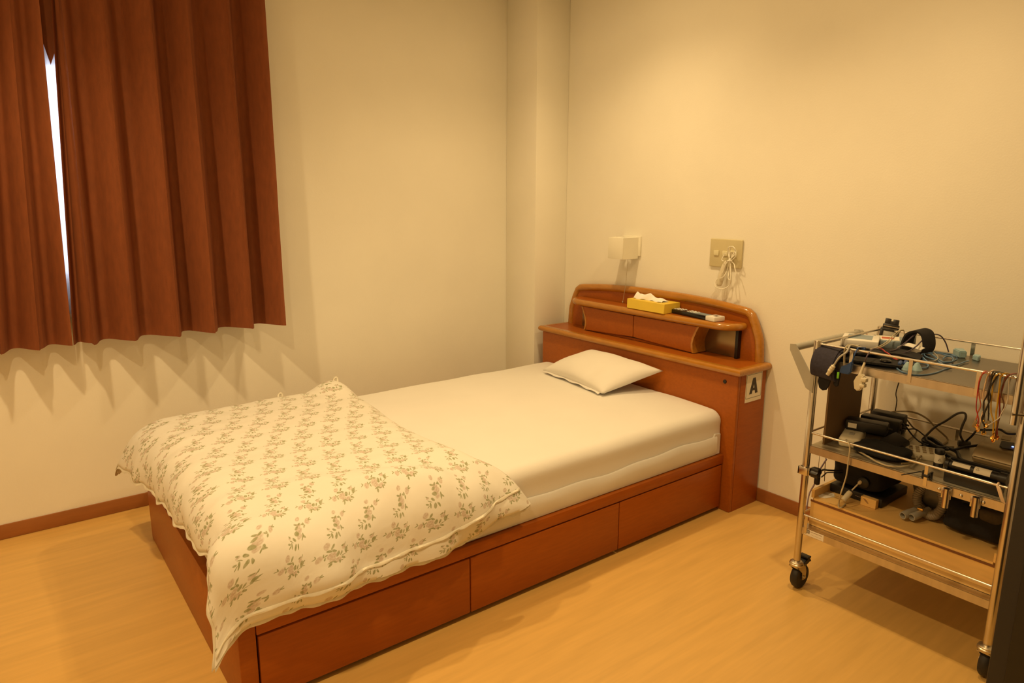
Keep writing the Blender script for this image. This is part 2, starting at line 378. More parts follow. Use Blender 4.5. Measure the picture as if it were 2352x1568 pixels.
# ---------------------------------------------------------------- curtains
def lerp(a, b, t): return a+(b-a)*t
def curtain(name, rt, rb, label, edge_l, edge_r, seed):
    """rt / rb: x of every fold ridge at z = 2.0 and at the hem"""
    t = thing(name, label, 'curtain', ((rb[0]+rb[-1])/2, -.115, .755))
    ZT, ZB = 2.22, .755
    n = len(rt); NS = 24
    def depth(fr_):
        if fr_ < .22: return .5*(1+math.cos(PI*fr_/.22))
        if fr_ < .40: return 0
        t = (fr_-.40)/.60
        return t**1.5*(1.25-.25*t)
    prof = [depth(k/NS) for k in range(NS)]
    def sm(k): return (prof[(k-2) % NS]+2*prof[(k-1) % NS]+3*prof[k % NS]+2*prof[(k+1) % NS]+prof[(k+2) % NS])/9
    prof2 = [sm(k) for k in range(NS)]
    def pt(s, z, off=0):
        h = (z-ZB)/(2.0-ZB); i = min(int(s), n-2); fr_ = s-i
        xa = lerp(rb[i], rt[i], h); xb = lerp(rb[i+1], rt[i+1], h)
        A = lerp(.118, .085, min(1, max(0, h*.9))) * (1 + .15*math.sin(seed+i*2.3)) * min(1.15, (xb-xa)/.13)
        x = lerp(xa, xb, fr_) + .006*math.sin(2*PI*fr_)
        y = -.055 - A*prof2[int(round(fr_*NS)) % NS]
        if i == n-2 and fr_ == 1: y = -.055 - A*prof2[0]
        y += .010*noise.noise(Vector((x*6, z*1.4, seed))) + .004*noise.noise(Vector((x*16, z*4, seed)))
        return Vector((x, y-off, z))
    K = 26
    rows = []
    for k in range(K+1):
        z = lerp(ZT, ZB, k/K)
        rows.append([pt(s/NS, z) for s in range((n-1)*NS+1)])
    back = [[p+Vector((0, .003, 0)) for p in r] for r in rows]
    rings = [rows[i]+back[i][::-1] for i in range(K+1)]
    build('drape', MB().loft(rings), 'curtain', t, smooth=60)
    hz0, hz1 = ZB-.001, ZB+.085
    hr = []
    for k in range(4):
        z = lerp(hz1, hz0, k/3)
        f = [pt(s/NS, z, .0018 if k else .0012) for s in range((n-1)*NS+1)]; g = [pt(s/NS, z, -.0034) for s in range((n-1)*NS+1)]
        hr.append(f+g[::-1])
    build('hem', MB().loft(hr), 'curtain', t, smooth=60)
    return t
curtain('curtain', [-2.300, -2.275, -2.146, -1.997, -1.859, -1.713, -1.566], [-2.368, -2.305, -2.169, -2.011, -1.866, -1.717, -1.575],
        'right-hand brown curtain panel hanging beside the bare wall', True, False, 1.3)
curtain('curtain', [-3.10, -2.97, -2.84, -2.71, -2.58, -2.50, -2.418, -2.338], [-3.14, -3.01, -2.88, -2.75, -2.67, -2.591, -2.471, -2.372],
        'left-hand brown curtain panel cut off by the photo edge', False, True, 4.1)
build('inner_fold', MB().prism([(-2.44, 2.22), (-2.18, 2.22), (-2.27, 1.94), (-2.305, 1.82), (-2.322, 1.775), (-2.338, 1.85), (-2.37, 1.95)], 'y', -.036, -.032), 'curtain', bpy.data.objects['curtain'], smooth=0)
rows = []
for k in range(6):
    z = lerp(1.90, .86, k/5)
    rows.append([Vector((lerp(-3.18, -1.72, i/160), -.016 + .008*math.sin(i*.62) + .003*math.sin(i*1.7), z)) for i in range(161)])
single('lace_curtain', MB().loft([r+[p+Vector((0, .001, 0)) for p in r[::-1]] for r in rows]), 'sheer', 'white sheer curtain showing in the bright gap between the brown curtains', 'curtain')
rl = MB().cyl((-3.3, -.10, 2.235), (-1.55, -.10, 2.235), .011, n=12)
rl.box((-3.3, -.10, 2.225), (-3.27, 0, 2.245)).box((-1.58, -.10, 2.225), (-1.555, 0, 2.245))
single('curtain_rail', rl, 'alu', 'metal rail that the brown curtains hang from', 'rail')

# ---------------------------------------------------------------- bed
D, NY, FY = .212, -1.5655, -.322       # headboard depth, near / far end
bed = thing('bed', 'reddish wood bed with drawers below and a shelved headboard', 'bed', (-1.1, -.94, 0))
XF, WY, FYB = -2.206, -1.5221, -.335   # foot end, drawer face, far side
RZ = .250
# headboard base
build('headboard_front', MB().box((-D, NY, .0), (-D+.02, FY, .602), .004), 'bedwood_x', bed)
build('headboard_side', MB().box((-D+.0201, NY, 0), (-.012, NY+.022, .602), .0005), 'bedwood', bed)
build('headboard_side', MB().box((-D+.02, FY-.02, 0), (-.012, FY, .602), .003), 'bedwood', bed)
led = build('headboard_ledge', MB().box((-D+.004, NY-.004, .600), (-.003, FY+.006, .6285)), 'bedwood_x', bed)
nose = [(-.012, .5995)] + [(.004+.0145*math.sin(a), .6142-.0147*math.cos(a)) for a in [PI*i/8 for i in range(9)]] + [(-.012, .6290)]
build('ledge_moulding', MB().sweep([(-.003, NY+.0), (-D+.0, NY+.0), (-D+.0, FY), (-.003, FY)], nose), 'bedtrim', bed)
build('grommet', MB().lathe([(.0001, -D-.001), (.0062, -D-.0015), (.008, -D-.003), (.0085, -D-.001), (.0085, -D+.004)], (0, -1.503, .565), 'x', 20), 'black', bed)
# arched back panel
CY = -.9435
arch = []
for i in range(33):
    s = -1 + 2*i/32
    a = abs(s)
    arch.append((CY - s*.588, .870 - .040*a**2.2 - (.085*max(0, (a-.90)/.10)**2.2)))
arch = [(CY+.604, .6285), (CY+.598, .705)] + arch + [(CY-.598, .705), (CY-.604, .6285)]
build('arch_panel', MB().prism([(y, z) for y, z in arch], 'x', -.034, -.006), 'bedwood_x', bed)
path = spline([(-.026, y, z) for y, z in arch], 2)
cy_ = Vector((0, CY, .60))
build('arch_moulding', MB().tube([p + (cy_-p).normalized()*.010 for p in path], .0195, 12), 'bedtrim', bed, smooth=60)
# upper shelf
SX0, SY0, SY1, SZ0, SZ1 = -.150, -.428, -1.478, .758, .790
def shelf_outline(off=0, n=10):
    pts = [(-.045, SY0-off)]
    r = .085
    for i in range(n+1):
        a = PI/2*i/n; pts.append((SX0+off + r - r*math.sin(a), SY0-off - r + r*math.cos(a) ))
    for i in range(n+1):
        a = PI/2*i/n; pts.append((SX0+off + r - r*math.cos(a), SY1+off + r - r*math.sin(a)))
    pts.append((-.045, SY1+off)); return pts
build('upper_shelf', MB().prism(shelf_outline(.012), 'z', SZ0+.003, SZ1-.0005), 'bedwood_x', bed)
half = [(-.004, SZ0)] + [(.016*math.sin(a), (SZ0+SZ1)/2-.016*math.cos(a)) for a in [PI*i/8 for i in range(9)]] + [(-.004, SZ1)]
build('shelf_moulding', MB().sweep(shelf_outline(.016), [(-o, z) for o, z in half]), 'bedtrim', bed, smooth=60)
# cabinet with two flap doors under the shelf
XD = -.126
def edge(y0, sgn):      # concave end outline, top to bottom
    return [(y0, .755), (y0-sgn*.014, .728), (y0-sgn*.026, .700), (y0-sgn*.031, .675), (y0-sgn*.029, .652), (y0-sgn*.022, .632)]
L_, R_ = edge(-.535, 1), edge(-1.292, -1)
L_[-1] = (L_[-1][0], .632)
build('cabinet_body', MB().prism([(y, z) for y, z in L_[:-1]] + [(-.90, .640)] + [(y, z) for y, z in R_[:-1][::-1]], 'x', -.112, -.036), 'dark', bed)
build('cabinet_base', MB().box((-.112, -.60, .6290), (-.04, -1.23, .6400)), 'bedwood_x', bed)
CS = -.904
build('flap_door', MB().prism(L_ + [(CS+.0015, .6475), (CS+.0015, .753)], 'x', XD, XD+.013, .0015), 'bedwood_x', bed)
build('flap_door', MB().prism([(CS-.0015, .753), (CS-.0015, .6475)] + R_[::-1], 'x', XD, XD+.013, .0015), 'bedwood_x', bed)
for E, s in ((L_, 1), (R_, -1)):
    r2 = [Vector((XD+.0005, y, z)) for y, z in E]; 
    rings = []
    for y, z in E: rings.append([Vector((XD-.0015, y+s*.001, z)), Vector((XD-.0015, y-s*.009, z)), Vector((-.040, y-s*.009, z)), Vector((-.040, y+s*.001, z))])
    build('cabinet_end', MB().loft(rings), 'bedtrim', bed)
for ya, yb in ((-.452, -.56), (-1.262, -1.432)):
    build('smoked_panel', MB().box((-.040, ya, .6295), (-.0335, yb, .757), .001), 'smoke', bed)
for y in (-1.440,):
    build('support_strip', MB().box((-.058, y-.007, .6295), (-.034, y+.007, .758), .001), 'black', bed)
# bed base: side rails, drawers, foot board
build('side_rail', MB().box((-D, WY, .2105), (XF+.046, WY+.03, RZ), .003), 'bedwood', bed)
build('side_rail', MB().box((-D, FYB-.03, .02), (XF+.03, FYB, RZ), .003), 'bedwood', bed)
build('foot_board', MB().box((XF, WY, .0), (XF+.0445, FYB, RZ), .003), 'bedwood_x', bed)
build('bed_slab', MB().box((-D+.02, WY+.03, .21), (XF+.0445, FYB-.03, .238)), 'bedwood_x', bed)
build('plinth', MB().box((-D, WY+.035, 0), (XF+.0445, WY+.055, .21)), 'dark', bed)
xs = [-.219, -.8389, -1.5042, -2.1585]
for i in range(3):
    build('drawer', MB().box((xs[i]-.002, WY, .018), (xs[i+1]+.002, WY+.022, .2055), .0025), 'bedwood', bed)
# keep the moulding end by the wall pillar clear; sign on the near end of the headboard
sg = thing('paper_sign', 'white paper sign with a bold letter A on the headboard end', 'sign', (-.1, NY, .478))
sy = NY
build('sheet', MB().box((-.157, sy-.0022, .476), (-.043, sy-.0006, .600)), 'paper', sg, smooth=0)
bd = MB()
for (xa, xb, za, zb) in [(-.154, -.046, .4925, .4938), (-.154, -.046, .5935, .5948), (-.154, -.1527, .4925, .5948), (-.0473, -.046, .4925, .5948)]:
    bd.box((xa, sy-.0026, za), (xb, sy-.0021, zb))
build('border', bd, 'ink', sg, smooth=0)
def letterA(cx, z0, w, h, y):
    k = .30*w; hw = w/2
    P = lambda x, z: (cx+x, z0+z)
    mb = MB()
    mb.prism([P(-hw, 0), P(-hw+k, 0), P(.13*w, h), P(-.15*w, h)], 'y', y-.0008, y)
    mb.prism([P(hw-k, 0), P(hw, 0), P(.15*w, h), P(-.13*w, h)], 'y', y-.00085, y)
    mb.prism([P(-.30*w, .20*h), P(.30*w, .20*h), P(.24*w, .36*h), P(-.24*w, .36*h)], 'y', y-.00075, y)
    return mb
build('letter', letterA(-.101, .510, .060, .068, sy-.0021), 'ink', sg, smooth=0)

# ---------------------------------------------------------------- mattress, duvet, pillow
mt = thing('mattress', 'white sheeted mattress on the reddish wood bed', 'mattress', (-1.2, -.93, RZ))
MZ0, MZ1, MY0, MY1, MX0, MX1 = RZ+.002, .440, -1.502, -.352, -2.185, -.219
def mring(x, k=1.0, band=0):
    pts = []
    a, c = MY1, MY0
    r = .045
    def nz(y, z): return .004*noise.noise(Vector((x*5, y*6, z*9)))
    seq = []
    seq.append((a-.006, MZ0)); seq.append((a, MZ0+.03)); seq.append((a, MZ1-r))
    for i in range(1, 6): t = PI/2*i/6; seq.append((a-r+r*math.cos(t), MZ1-r+r*math.sin(t)))
    for i in range(21): seq.append((lerp(a-r, c+r, i/20), MZ1 + .010*math.sin(PI*i/20)**.6))
    for i in range(1, 6): t = PI/2*i/6; seq.append((c+r-r*math.sin(t), MZ1-r+r*math.cos(t)))
    for i in range(8): seq.append((c+.002*math.sin(i), lerp(MZ1-r, MZ0+.01, i/7)))
    seq.append((c+.006, MZ0))
    zc = (MZ0+MZ1)/2; yc = (a+c)/2
    return [Vector((x, yc+(y-yc)*(1-.004*(1-k)*10), zc+(z-zc)*k + (nz(y, z) if z > MZ1-.03 else 0))) for y, z in seq]
rings = [mring(MX0, .82)] + [mring(MX0+.012, .95)] + [mring(lerp(MX0+.035, MX1-.02, i/40)) for i in range(41)] + [mring(MX1-.006, .98), mring(MX1, .93)]
build('fitted_sheet', MB().loft(rings), 'sheet', mt, smooth=60)
low = []
for i in range(61):
    x = lerp(MX0+.02, MX1-.03, i/60)
    zt = lerp(.318, .335, i/60) + .004*math.sin(x*9) + .003*math.sin(x*23)
    w = .003*noise.noise(Vector((x*8, 0, 3)))
    low.append([Vector((x, MY0-.0015, zt+.002)), Vector((x, MY0-.0085-w, zt-.002)), Vector((x, MY0-.0105-w*2, zt-.03)), Vector((x, MY0-.010+w, RZ+.03)), Vector((x, MY0-.004, RZ+.003)), Vector((x, MY0+.002, RZ+.003))])
build('sheet_drop', MB().loft(low), 'sheet', mt, smooth=60)
tk = MB().prism([(-.2215, .34), (-.258, .345), (-.272, .325), (-.325, .253), (-.2215, .253)], 'y', MY0-.0045, MY0+.002, .001)
build('corner_tuck', tk, 'sheet', mt)

def drop(d, r, th):
    if d <= 0: return 0, 0
    if d < r*th: a = d/r; return r*math.sin(a), r*(1-math.cos(a))
    e = d-r*th; return r*math.sin(th)+e*math.cos(th), r*(1-math.cos(th))+e*math.sin(th)
def interp(x, tab):
    if x <= tab[0][0]: return tab[0][1]
    for (a, va), (b, vb) in zip(tab, tab[1:]):
        if x <= b: return lerp(va, vb, (x-a)/(b-a))
    return tab[-1][1]
ZD = .451
LF, FLAT = .125, .985
def duvet_base(u, v):
    """u: 0 head edge .. 1 foot hem, v: 0 far hem .. 1 near hem -> point, cloth p,q"""
    Ln = interp(u, [(0, .190), (.25, .232), (.5, .255), (1, .250)])
    Lq = LF+FLAT+Ln
    q = v*Lq
    if q < LF: o, dn = drop(LF-q, .08, math.radians(55)); y = -.415+o
    elif q < LF+FLAT: o, dn = 0, 0; y = -.415-(q-LF)
    else:
        o, dn = drop(q-LF-FLAT, .115, math.radians(70)); y = -.415-FLAT-o
    dnear = max(0, q-LF-FLAT)
    xh = -1.405 + .018*math.sin(v*9) + .62*dnear*(1-u*.9) - .02*max(0, (.25-v)/.25)
    lft = interp(v, [(0, .165), (.08, .185), (.5, .158), (.76, .135), (.84, .125), (1, .135)]) + .006*math.sin(v*38)+.004*math.sin(v*71)
    PF = xh+2.12
    Lp = PF+lft; p = u*Lp
    if p < PF: x = xh-p; o2, d2 = 0, 0
    else: o2, d2 = drop(p-PF, .09, math.radians(62)); x = -2.12-o2
    if p >= PF:      # corners flare outwards a little
        k = (p-PF)/.15
        y += .03*k*max(0, (.2-v)/.2); x -= .05*k*max(0, (.35-v)/.35) + .055*k*min(1, max(0, (v-.78)/.15))
    wav = min(1, dnear/.2)
    y += wav*(.010*math.sin(x*17+1)+.006*math.sin(x*39))
    # head end lies a little crumpled at the far corner
    hump = .045*math.exp(-((x+1.47)/.07)**2-((y+.42)/.09)**2)
    return Vector((x, y, ZD-dn-d2+hump)), p, q, Lp, Lq
def wrinkle(P, p, q):
    w = .0065*noise.noise(Vector((P.x*5.5, P.y*9, .3))) + .0035*noise.noise(Vector((P.x*15, P.y*20, 2)))
    s = min(1, max(0, (q-LF-FLAT+.16)/.2))
    w += s*.019*math.sin(P.x*12 + P.y*24 + 2*noise.noise(Vector((P.x*4, P.y*4, 7))))
    return w
NU, NV = 120, 150
def make_duvet():
    base = [[duvet_base(i/NU, j/NV) for j in range(NV+1)] for i in range(NU+1)]
    B = [[c[0] for c in r] for r in base]
    top = []; uv = []
    for i in range(NU+1):
        row = []
        for j in range(NV+1):
            P, p, q, Lp, Lq = base[i][j]
            a = B[min(i+1, NU)][j]-B[max(i-1, 0)][j]; b = B[i][min(j+1, NV)]-B[i][max(j-1, 0)]
            n = a.cross(b).normalized()
            if n.z < 0: n = -n
            eh, ef, e0, e1 = p, Lp-p, q, Lq-q
            th = .010 + .040*(1-math.exp(-eh/.045))*(1-math.exp(-ef/.06))*(1-math.exp(-e0/.06))*(1-math.exp(-(e1+.02)/.035))
            inner = min(1, min(eh, ef, e0, e1)/.05)
            row.append(P + n*(th + wrinkle(P, p, q)*inner)); uv.append((2.12-1.405-p+(.62*max(0, q-LF-FLAT)), -q))
        top.append(row)
    mb = MB(); n = NV+1
    vs = [p for r in top for p in r] + [p+Vector((0, 0, -.001)) for r in B for p in r]
    fs = []; off = (NU+1)*n
    for i in range(NU):
        for j in range(NV):
            fs.append((i*n+j, i*n+j+1, (i+1)*n+j+1, (i+1)*n+j)); fs.append((off+i*n+j, off+(i+1)*n+j, off+(i+1)*n+j+1, off+i*n+j+1))
    bd = [(0, j) for j in range(NV)] + [(i, NV) for i in range(NU)] + [(NU, j) for j in range(NV, 0, -1)] + [(i, 0) for i in range(NU, 0, -1)]
    for k in range(len(bd)):
        (a, b), (c, d) = bd[k], bd[(k+1) % len(bd)]
        fs.append((a*n+b, c*n+d, off+c*n+d, off+a*n+b))
    mb.add(vs, fs); mb.uv = uv+uv
    t = single('duvet', mb, 'floral', 'white duvet with grey-green rose sprigs over the foot half of the bed', 'duvet', smooth=70)
    # seam flanges
    def flange(pts, drp, wid, name):
        rings = []
        for k, p in enumerate(pts):
            w = wid*(1+.25*math.sin(k*.8))
            d = Vector(drp)
            rings.append([p+Vector((0, 0, .002)), p+d*w+Vector((0, 0, .001+.002*math.sin(k*.55))), p+d*w+Vector((0, 0, -.002)), p+Vector((0, 0, -.003))])
        build(name, MB().loft(rings), 'floraledge', t, smooth=60)
    jj = [int(round(NV*(1-interp(i/NU, [(0, .048), (.4, .036), (1, .016)])))) for i in range(NU+1)]
    seam = []
    for i in range(NU+1):
        f = NV*(1-interp(i/NU, [(0, .046), (.4, .034), (1, .016)])); a = int(f); b = min(NV, a+1)
        seam.append(top[i][a].lerp(top[i][b], f-a))
    flange(seam, (0, -.80, -.45), .007, 'seam_flange')
    flange([(top[i][NV]+B[i][NV])/2 for i in range(NU+1)], (0, -.55, -.75), .009, 'seam_flange')
    flange([(top[NU][j]+B[NU][j])/2 for j in range(NV+1)], (-.65, 0, -.70), .010, 'seam_flange')
    for hz, (x, y) in zip((0, .030), ((-1.70, -.385), (-1.455, -.385))):
        k = spline([(x, y-.01, .478+hz), (x+.004, y+.003, .500+hz), (x+.016, y+.004, .508+hz), (x+.020, y, .496+hz), (x+.012, y-.012, .478+hz)], 4)
        build('corner_tie', MB().tube(k, .0045, 6), 'floraledge', t, smooth=60)
    return t
make_duvet()

def make_pillow():
    lf, rf = Vector((-.432, -.585, .449)), Vector((-.505, -1.088, .452))
    rb, lb = Vector((-.222, -1.185, .535)), Vector((-.232, -.728, .552))
    n = 36; H = .068
    rows = {1: [], -1: []}
    for sgn in (1, -1):
        for i in range(n+1):
            r = []
            for j in range(n+1):
                a, b = -1+2*i/n, -1+2*j/n            # a: front->back, b: left->right
                k = .10
                aa = a*(1-k*(1-b*b)*abs(a)**3*.9); bb_ = b*(1-k*(1-a*a)*abs(b)**3*.7)
                s, t = (aa+1)/2, (bb_+1)/2
                P = lf.lerp(rf, t).lerp(lb.lerp(rb, t), s)
                h = H*((1-a**2)*(1-b**2))**.42 if abs(a) < 1 and abs(b) < 1 else 0
                up = (rf-lf).cross(lb-lf).normalized()
                if up.z < 0: up = -up
                h2 = h*(.95 if sgn > 0 else .45)
                wr = .006*noise.noise(Vector((P.x*9, P.y*9, 5)))*min(1, h/.02) - (.007*math.exp(-((b-.35)/.12)**2-((a+.45)/.28)**2) if sgn > 0 else 0)
                q = P + up*(sgn*h2 + wr*(1 if sgn > 0 else .3)) + Vector((0, 0, .012))
                r.append(q)
            rows[sgn].append(r)
    mb = MB().grid(rows[1]); N = n+1
    mb.add([p for r in rows[-1] for p in r], [(i*N+j, (i+1)*N+j, (i+1)*N+j+1, i*N+j+1) for i in range(n) for j in range(n)])
    zmin = .4535
    for p in mb.v:
        if p.z < zmin: p.z = zmin - (zmin-p.z)*.05
    me = single('pillow', mb, 'pillow', 'small white pillow leaning on the headboard', 'pillow', smooth=80)
    b = bmesh.new(); b.from_mesh(me.data); bmesh.ops.remove_doubles(b, verts=b.verts, dist=.0005); bmesh.ops.recalc_face_normals(b, faces=b.faces); b.to_mesh(me.data); b.free()
    for poly in me.data.polygons: poly.use_smooth = True
    edge_ = [rows[1][0][j] for j in range(n, -1, -1)]
    build('open_flap', MB().loft([[p, p+Vector((-.010, .001, -.004+.003*math.sin(k*.7))), p+Vector((-.010, .001, -.006+.003*math.sin(k*.7))), p+Vector((0, 0, -.003))] for k, p in enumerate([rows[1][0][j] for j in range(2, n-1)])]), 'pillow', me, smooth=60)
make_pillow()

# ---------------------------------------------------------------- things on the headboard and on the wall
tb = thing('tissue_box', 'yellow tissue box with a white tissue sticking out on the shelf', 'tissue box', (-.095, -.992, SZ1))
c0, ang = (-.0925, -.9935), math.radians(-1.5)
mb = MB().xf((c0[0], c0[1], SZ1), (0, 0, ang)); mb.box((-.055, -.118, .0005), (.055, .118, .046), .0012, 1)
build('carton', mb, 'yellow', tb)
mb = MB().xf((c0[0], c0[1], SZ1), (0, 0, ang)); mb.box((-.018, -.08, .046), (.018, .08, .0466))
build('slot_film', mb, 'tissue', tb, smooth=0)
rws = []
for i in range(9):
    s = i/8
    row = []
    for j in range(25):
        t = j/24
        y = .105-.185*t
        h = [.030, .022, .020, .026, .030, .016, .012, .014, .006][min(8, int(t*8))]
        h2 = [.030, .022, .020, .026, .030, .016, .012, .014, .006][min(8, int(t*8)+1)]
        hh = lerp(h, h2, t*8-int(t*8))
        x = lerp(.016, -.026, s) + .006*math.sin(t*9+s*3)
        z = .047 + hh*(1-abs(2*s-1)**1.6) + .002*math.sin(t*21+s*7)
        row.append(Vector((x, y, z)))
    rws.append(row)
mb = MB().xf((c0[0], c0[1], SZ1), (0, 0, ang)); mb.loft([r+[p+Vector((0, 0, .0006)) for p in r[::-1]] for r in rws])
build('tissue', mb, 'tissue', tb, smooth=60)

rc = thing('remote_control', 'black and white remote control beside the yellow tissue box', 'remote', (-.08, -1.24, SZ1))
R0 = ((-.086, -1.235, SZ1), (0, 0, math.radians(-9)))
mb = MB().xf(*R0); mb.box((-.028, -.150, .0005), (.030, .150, .012), .003); build('base_case', mb, 'white', rc)
mb = MB().xf(*R0); mb.box((-.0305, -.096, .001), (.022, .166, .0195), .003); build('black_body', mb, 'black_gloss', rc)
mb = MB().xf(*R0); mb.box((-.032, -.152, .0005), (.031, -.097, .022), .004); build('end_cap', mb, 'white', rc, label='white end cap')
mb = MB().xf(*R0); mb.box((-.012, -.142, .022), (.010, -.122, .0226)); build('small_screen', mb, 'black_gloss', rc, smooth=0)
mb = MB().xf(*R0); mb.box((-.024, -.090, .0195), (.015, .02, .0202)); build('key_plate', mb, 'bluegrey', rc, smooth=0)
for r in range(9):
    for c in range(3):
        if r in (5,) : continue
        mb = MB().xf(*R0); x, y = -.015+c*.013, .155-r*.021
        mb.box((x-.004, y-.006, .0195), (x+.004, y+.006, .0222), .001, 1); build('key', mb, 'white', rc)

# reading lamp: open box shade on a wall plate
lp = thing('reading_lamp', 'square white reading lamp with a pull cord on the wall', 'lamp', (0, -.765, 1.02))
build('wall_plate', MB().box((-.012, -.700, 1.030), (0, -.824, 1.128), .002), 'lampw', lp)
LX0, LX1, LY0, LY1, LZ0, LZ1 = -.122, -.012, -.712, -.812, 1.018, 1.122
sh = MB().box((LX0, LY0, LZ0), (LX0+.004, LY1, LZ1), .001).box((LX0+.004, LY0, LZ0), (LX1, LY0-.004, LZ1)).box((LX0+.004, LY1+.004, LZ0), (LX1, LY1, LZ1))
sh.box((LX0+.004, LY0-.004, LZ1-.004), (-.075, LY1+.004, LZ1)).box((-.045, LY0-.004, LZ1-.004), (LX1, LY1+.004, LZ1)).box((-.075, LY0-.004, LZ1-.004), (-.045, -.745, LZ1)).box((-.075, -.779, LZ1-.004), (-.045, LY1+.004, LZ1))
sh.box((LX0+.03, LY0-.012, LZ1), (LX0+.034, LY0-.016, LZ1+.006))
build('shade', sh, 'lampw', lp)
build('bulb', MB().lathe([(.001, .052), (.012, .054), (.019, .066), (.017, .078), (.010, .088), (.010, .10)], (-.062, -.762, 1.0), 'z', 16), 'white', lp)
bb_ = MB().tube([(-.052, -.785, 1.06), (-.052, -.783, .99), (-.050, -.772, .88), (-.050, -.757, .797)], .0011, 5)
build('pull_cord', bb_, 'beige', lp)
build('cord_bead', MB().lathe([(.0005, 0), (.003, .003), (.003, .008), (.0005, .011)], (-.050, -.757, .7905), 'z', 10), 'beige', lp)

wp = thing('wall_switch', 'ivory wall plate with two buttons and a socket above the headboard', 'switch', (0, -1.32, 1.013))
build('plate', MB().box((-.010, -1.238, 1.013), (0, -1.403, 1.137), .004, 3), 'ivory', wp)
for y in (-1.262, -1.307):
    build('button', MB().box((-.0155, y, 1.064), (-.009, y-.026, 1.086), .002), 'ivory_b', wp)
build('socket', MB().box((-.013, -1.342, 1.060), (-.009, -1.380, 1.090), .002), 'ivory_b', wp)
nc = thing('call_cord', 'cream hand switch with a bundled white cord hanging from the ivory wall plate', 'cord', (-.03, -1.36, .93))
build('plug', MB().box((-.030, -1.346, 1.064), (-.0125, -1.376, 1.084), .003), 'cream', nc)
build('hand_switch', MB().tube(spline([(-.026, -1.338, 1.045), (-.028, -1.330, 1.020), (-.028, -1.322, .985), (-.027, -1.314, .955), (-.026, -1.309, .932)], 4), [.004,.006,.008,.009,.010,.011,.0115,.012,.0125,.013,.0135,.0138,.014,.014,.0135,.012,.008], 12), 'cream', nc, smooth=60)
lpz = lambda pts: spline([(-.040+.006*math.sin(i*1.9), y, z) for i, (y, z) in enumerate(pts)], 5)
cords = [
 [(-1.345, 1.078), (-1.332, 1.072), (-1.328, 1.050), (-1.337, 1.044)],
 [(-1.362, 1.050), (-1.360, 1.090), (-1.374, 1.110), (-1.390, 1.100), (-1.388, 1.080), (-1.370, 1.056), (-1.350, 1.030), (-1.330, .990), (-1.300, .955), (-1.305, .930), (-1.335, .922), (-1.366, .938), (-1.380, .965), (-1.376, 1.0), (-1.366, 1.045)],
 [(-1.366, 1.048), (-1.380, 1.075), (-1.392, 1.088), (-1.396, 1.070), (-1.378, 1.055), (-1.362, 1.045)],
 [(-1.366, 1.050), (-1.352, 1.080), (-1.358, 1.104), (-1.376, 1.108), (-1.384, 1.092), (-1.372, 1.060)],
 [(-1.364, 1.046), (-1.350, 1.000), (-1.340, .975), (-1.325, .968)],
 [(-1.368, 1.046), (-1.362, 1.0), (-1.366, .972), (-1.376, .966)],
 [(-1.366, 1.050), (-1.384, 1.035), (-1.396, 1.020), (-1.406, .995)],
]
for c in cords: build('cord_loop', MB().tube(lpz(c), .0021, 6), 'lampw', nc, smooth=60)
build('cord_tie', MB().tube([(-.040+.009*math.cos(a), -1.366+.009*math.sin(a), 1.048+.002*math.sin(2*a)) for a in [2*PI*i/12 for i in range(12)]], .0025, 6, closed=True), 'lampw', nc, smooth=60)

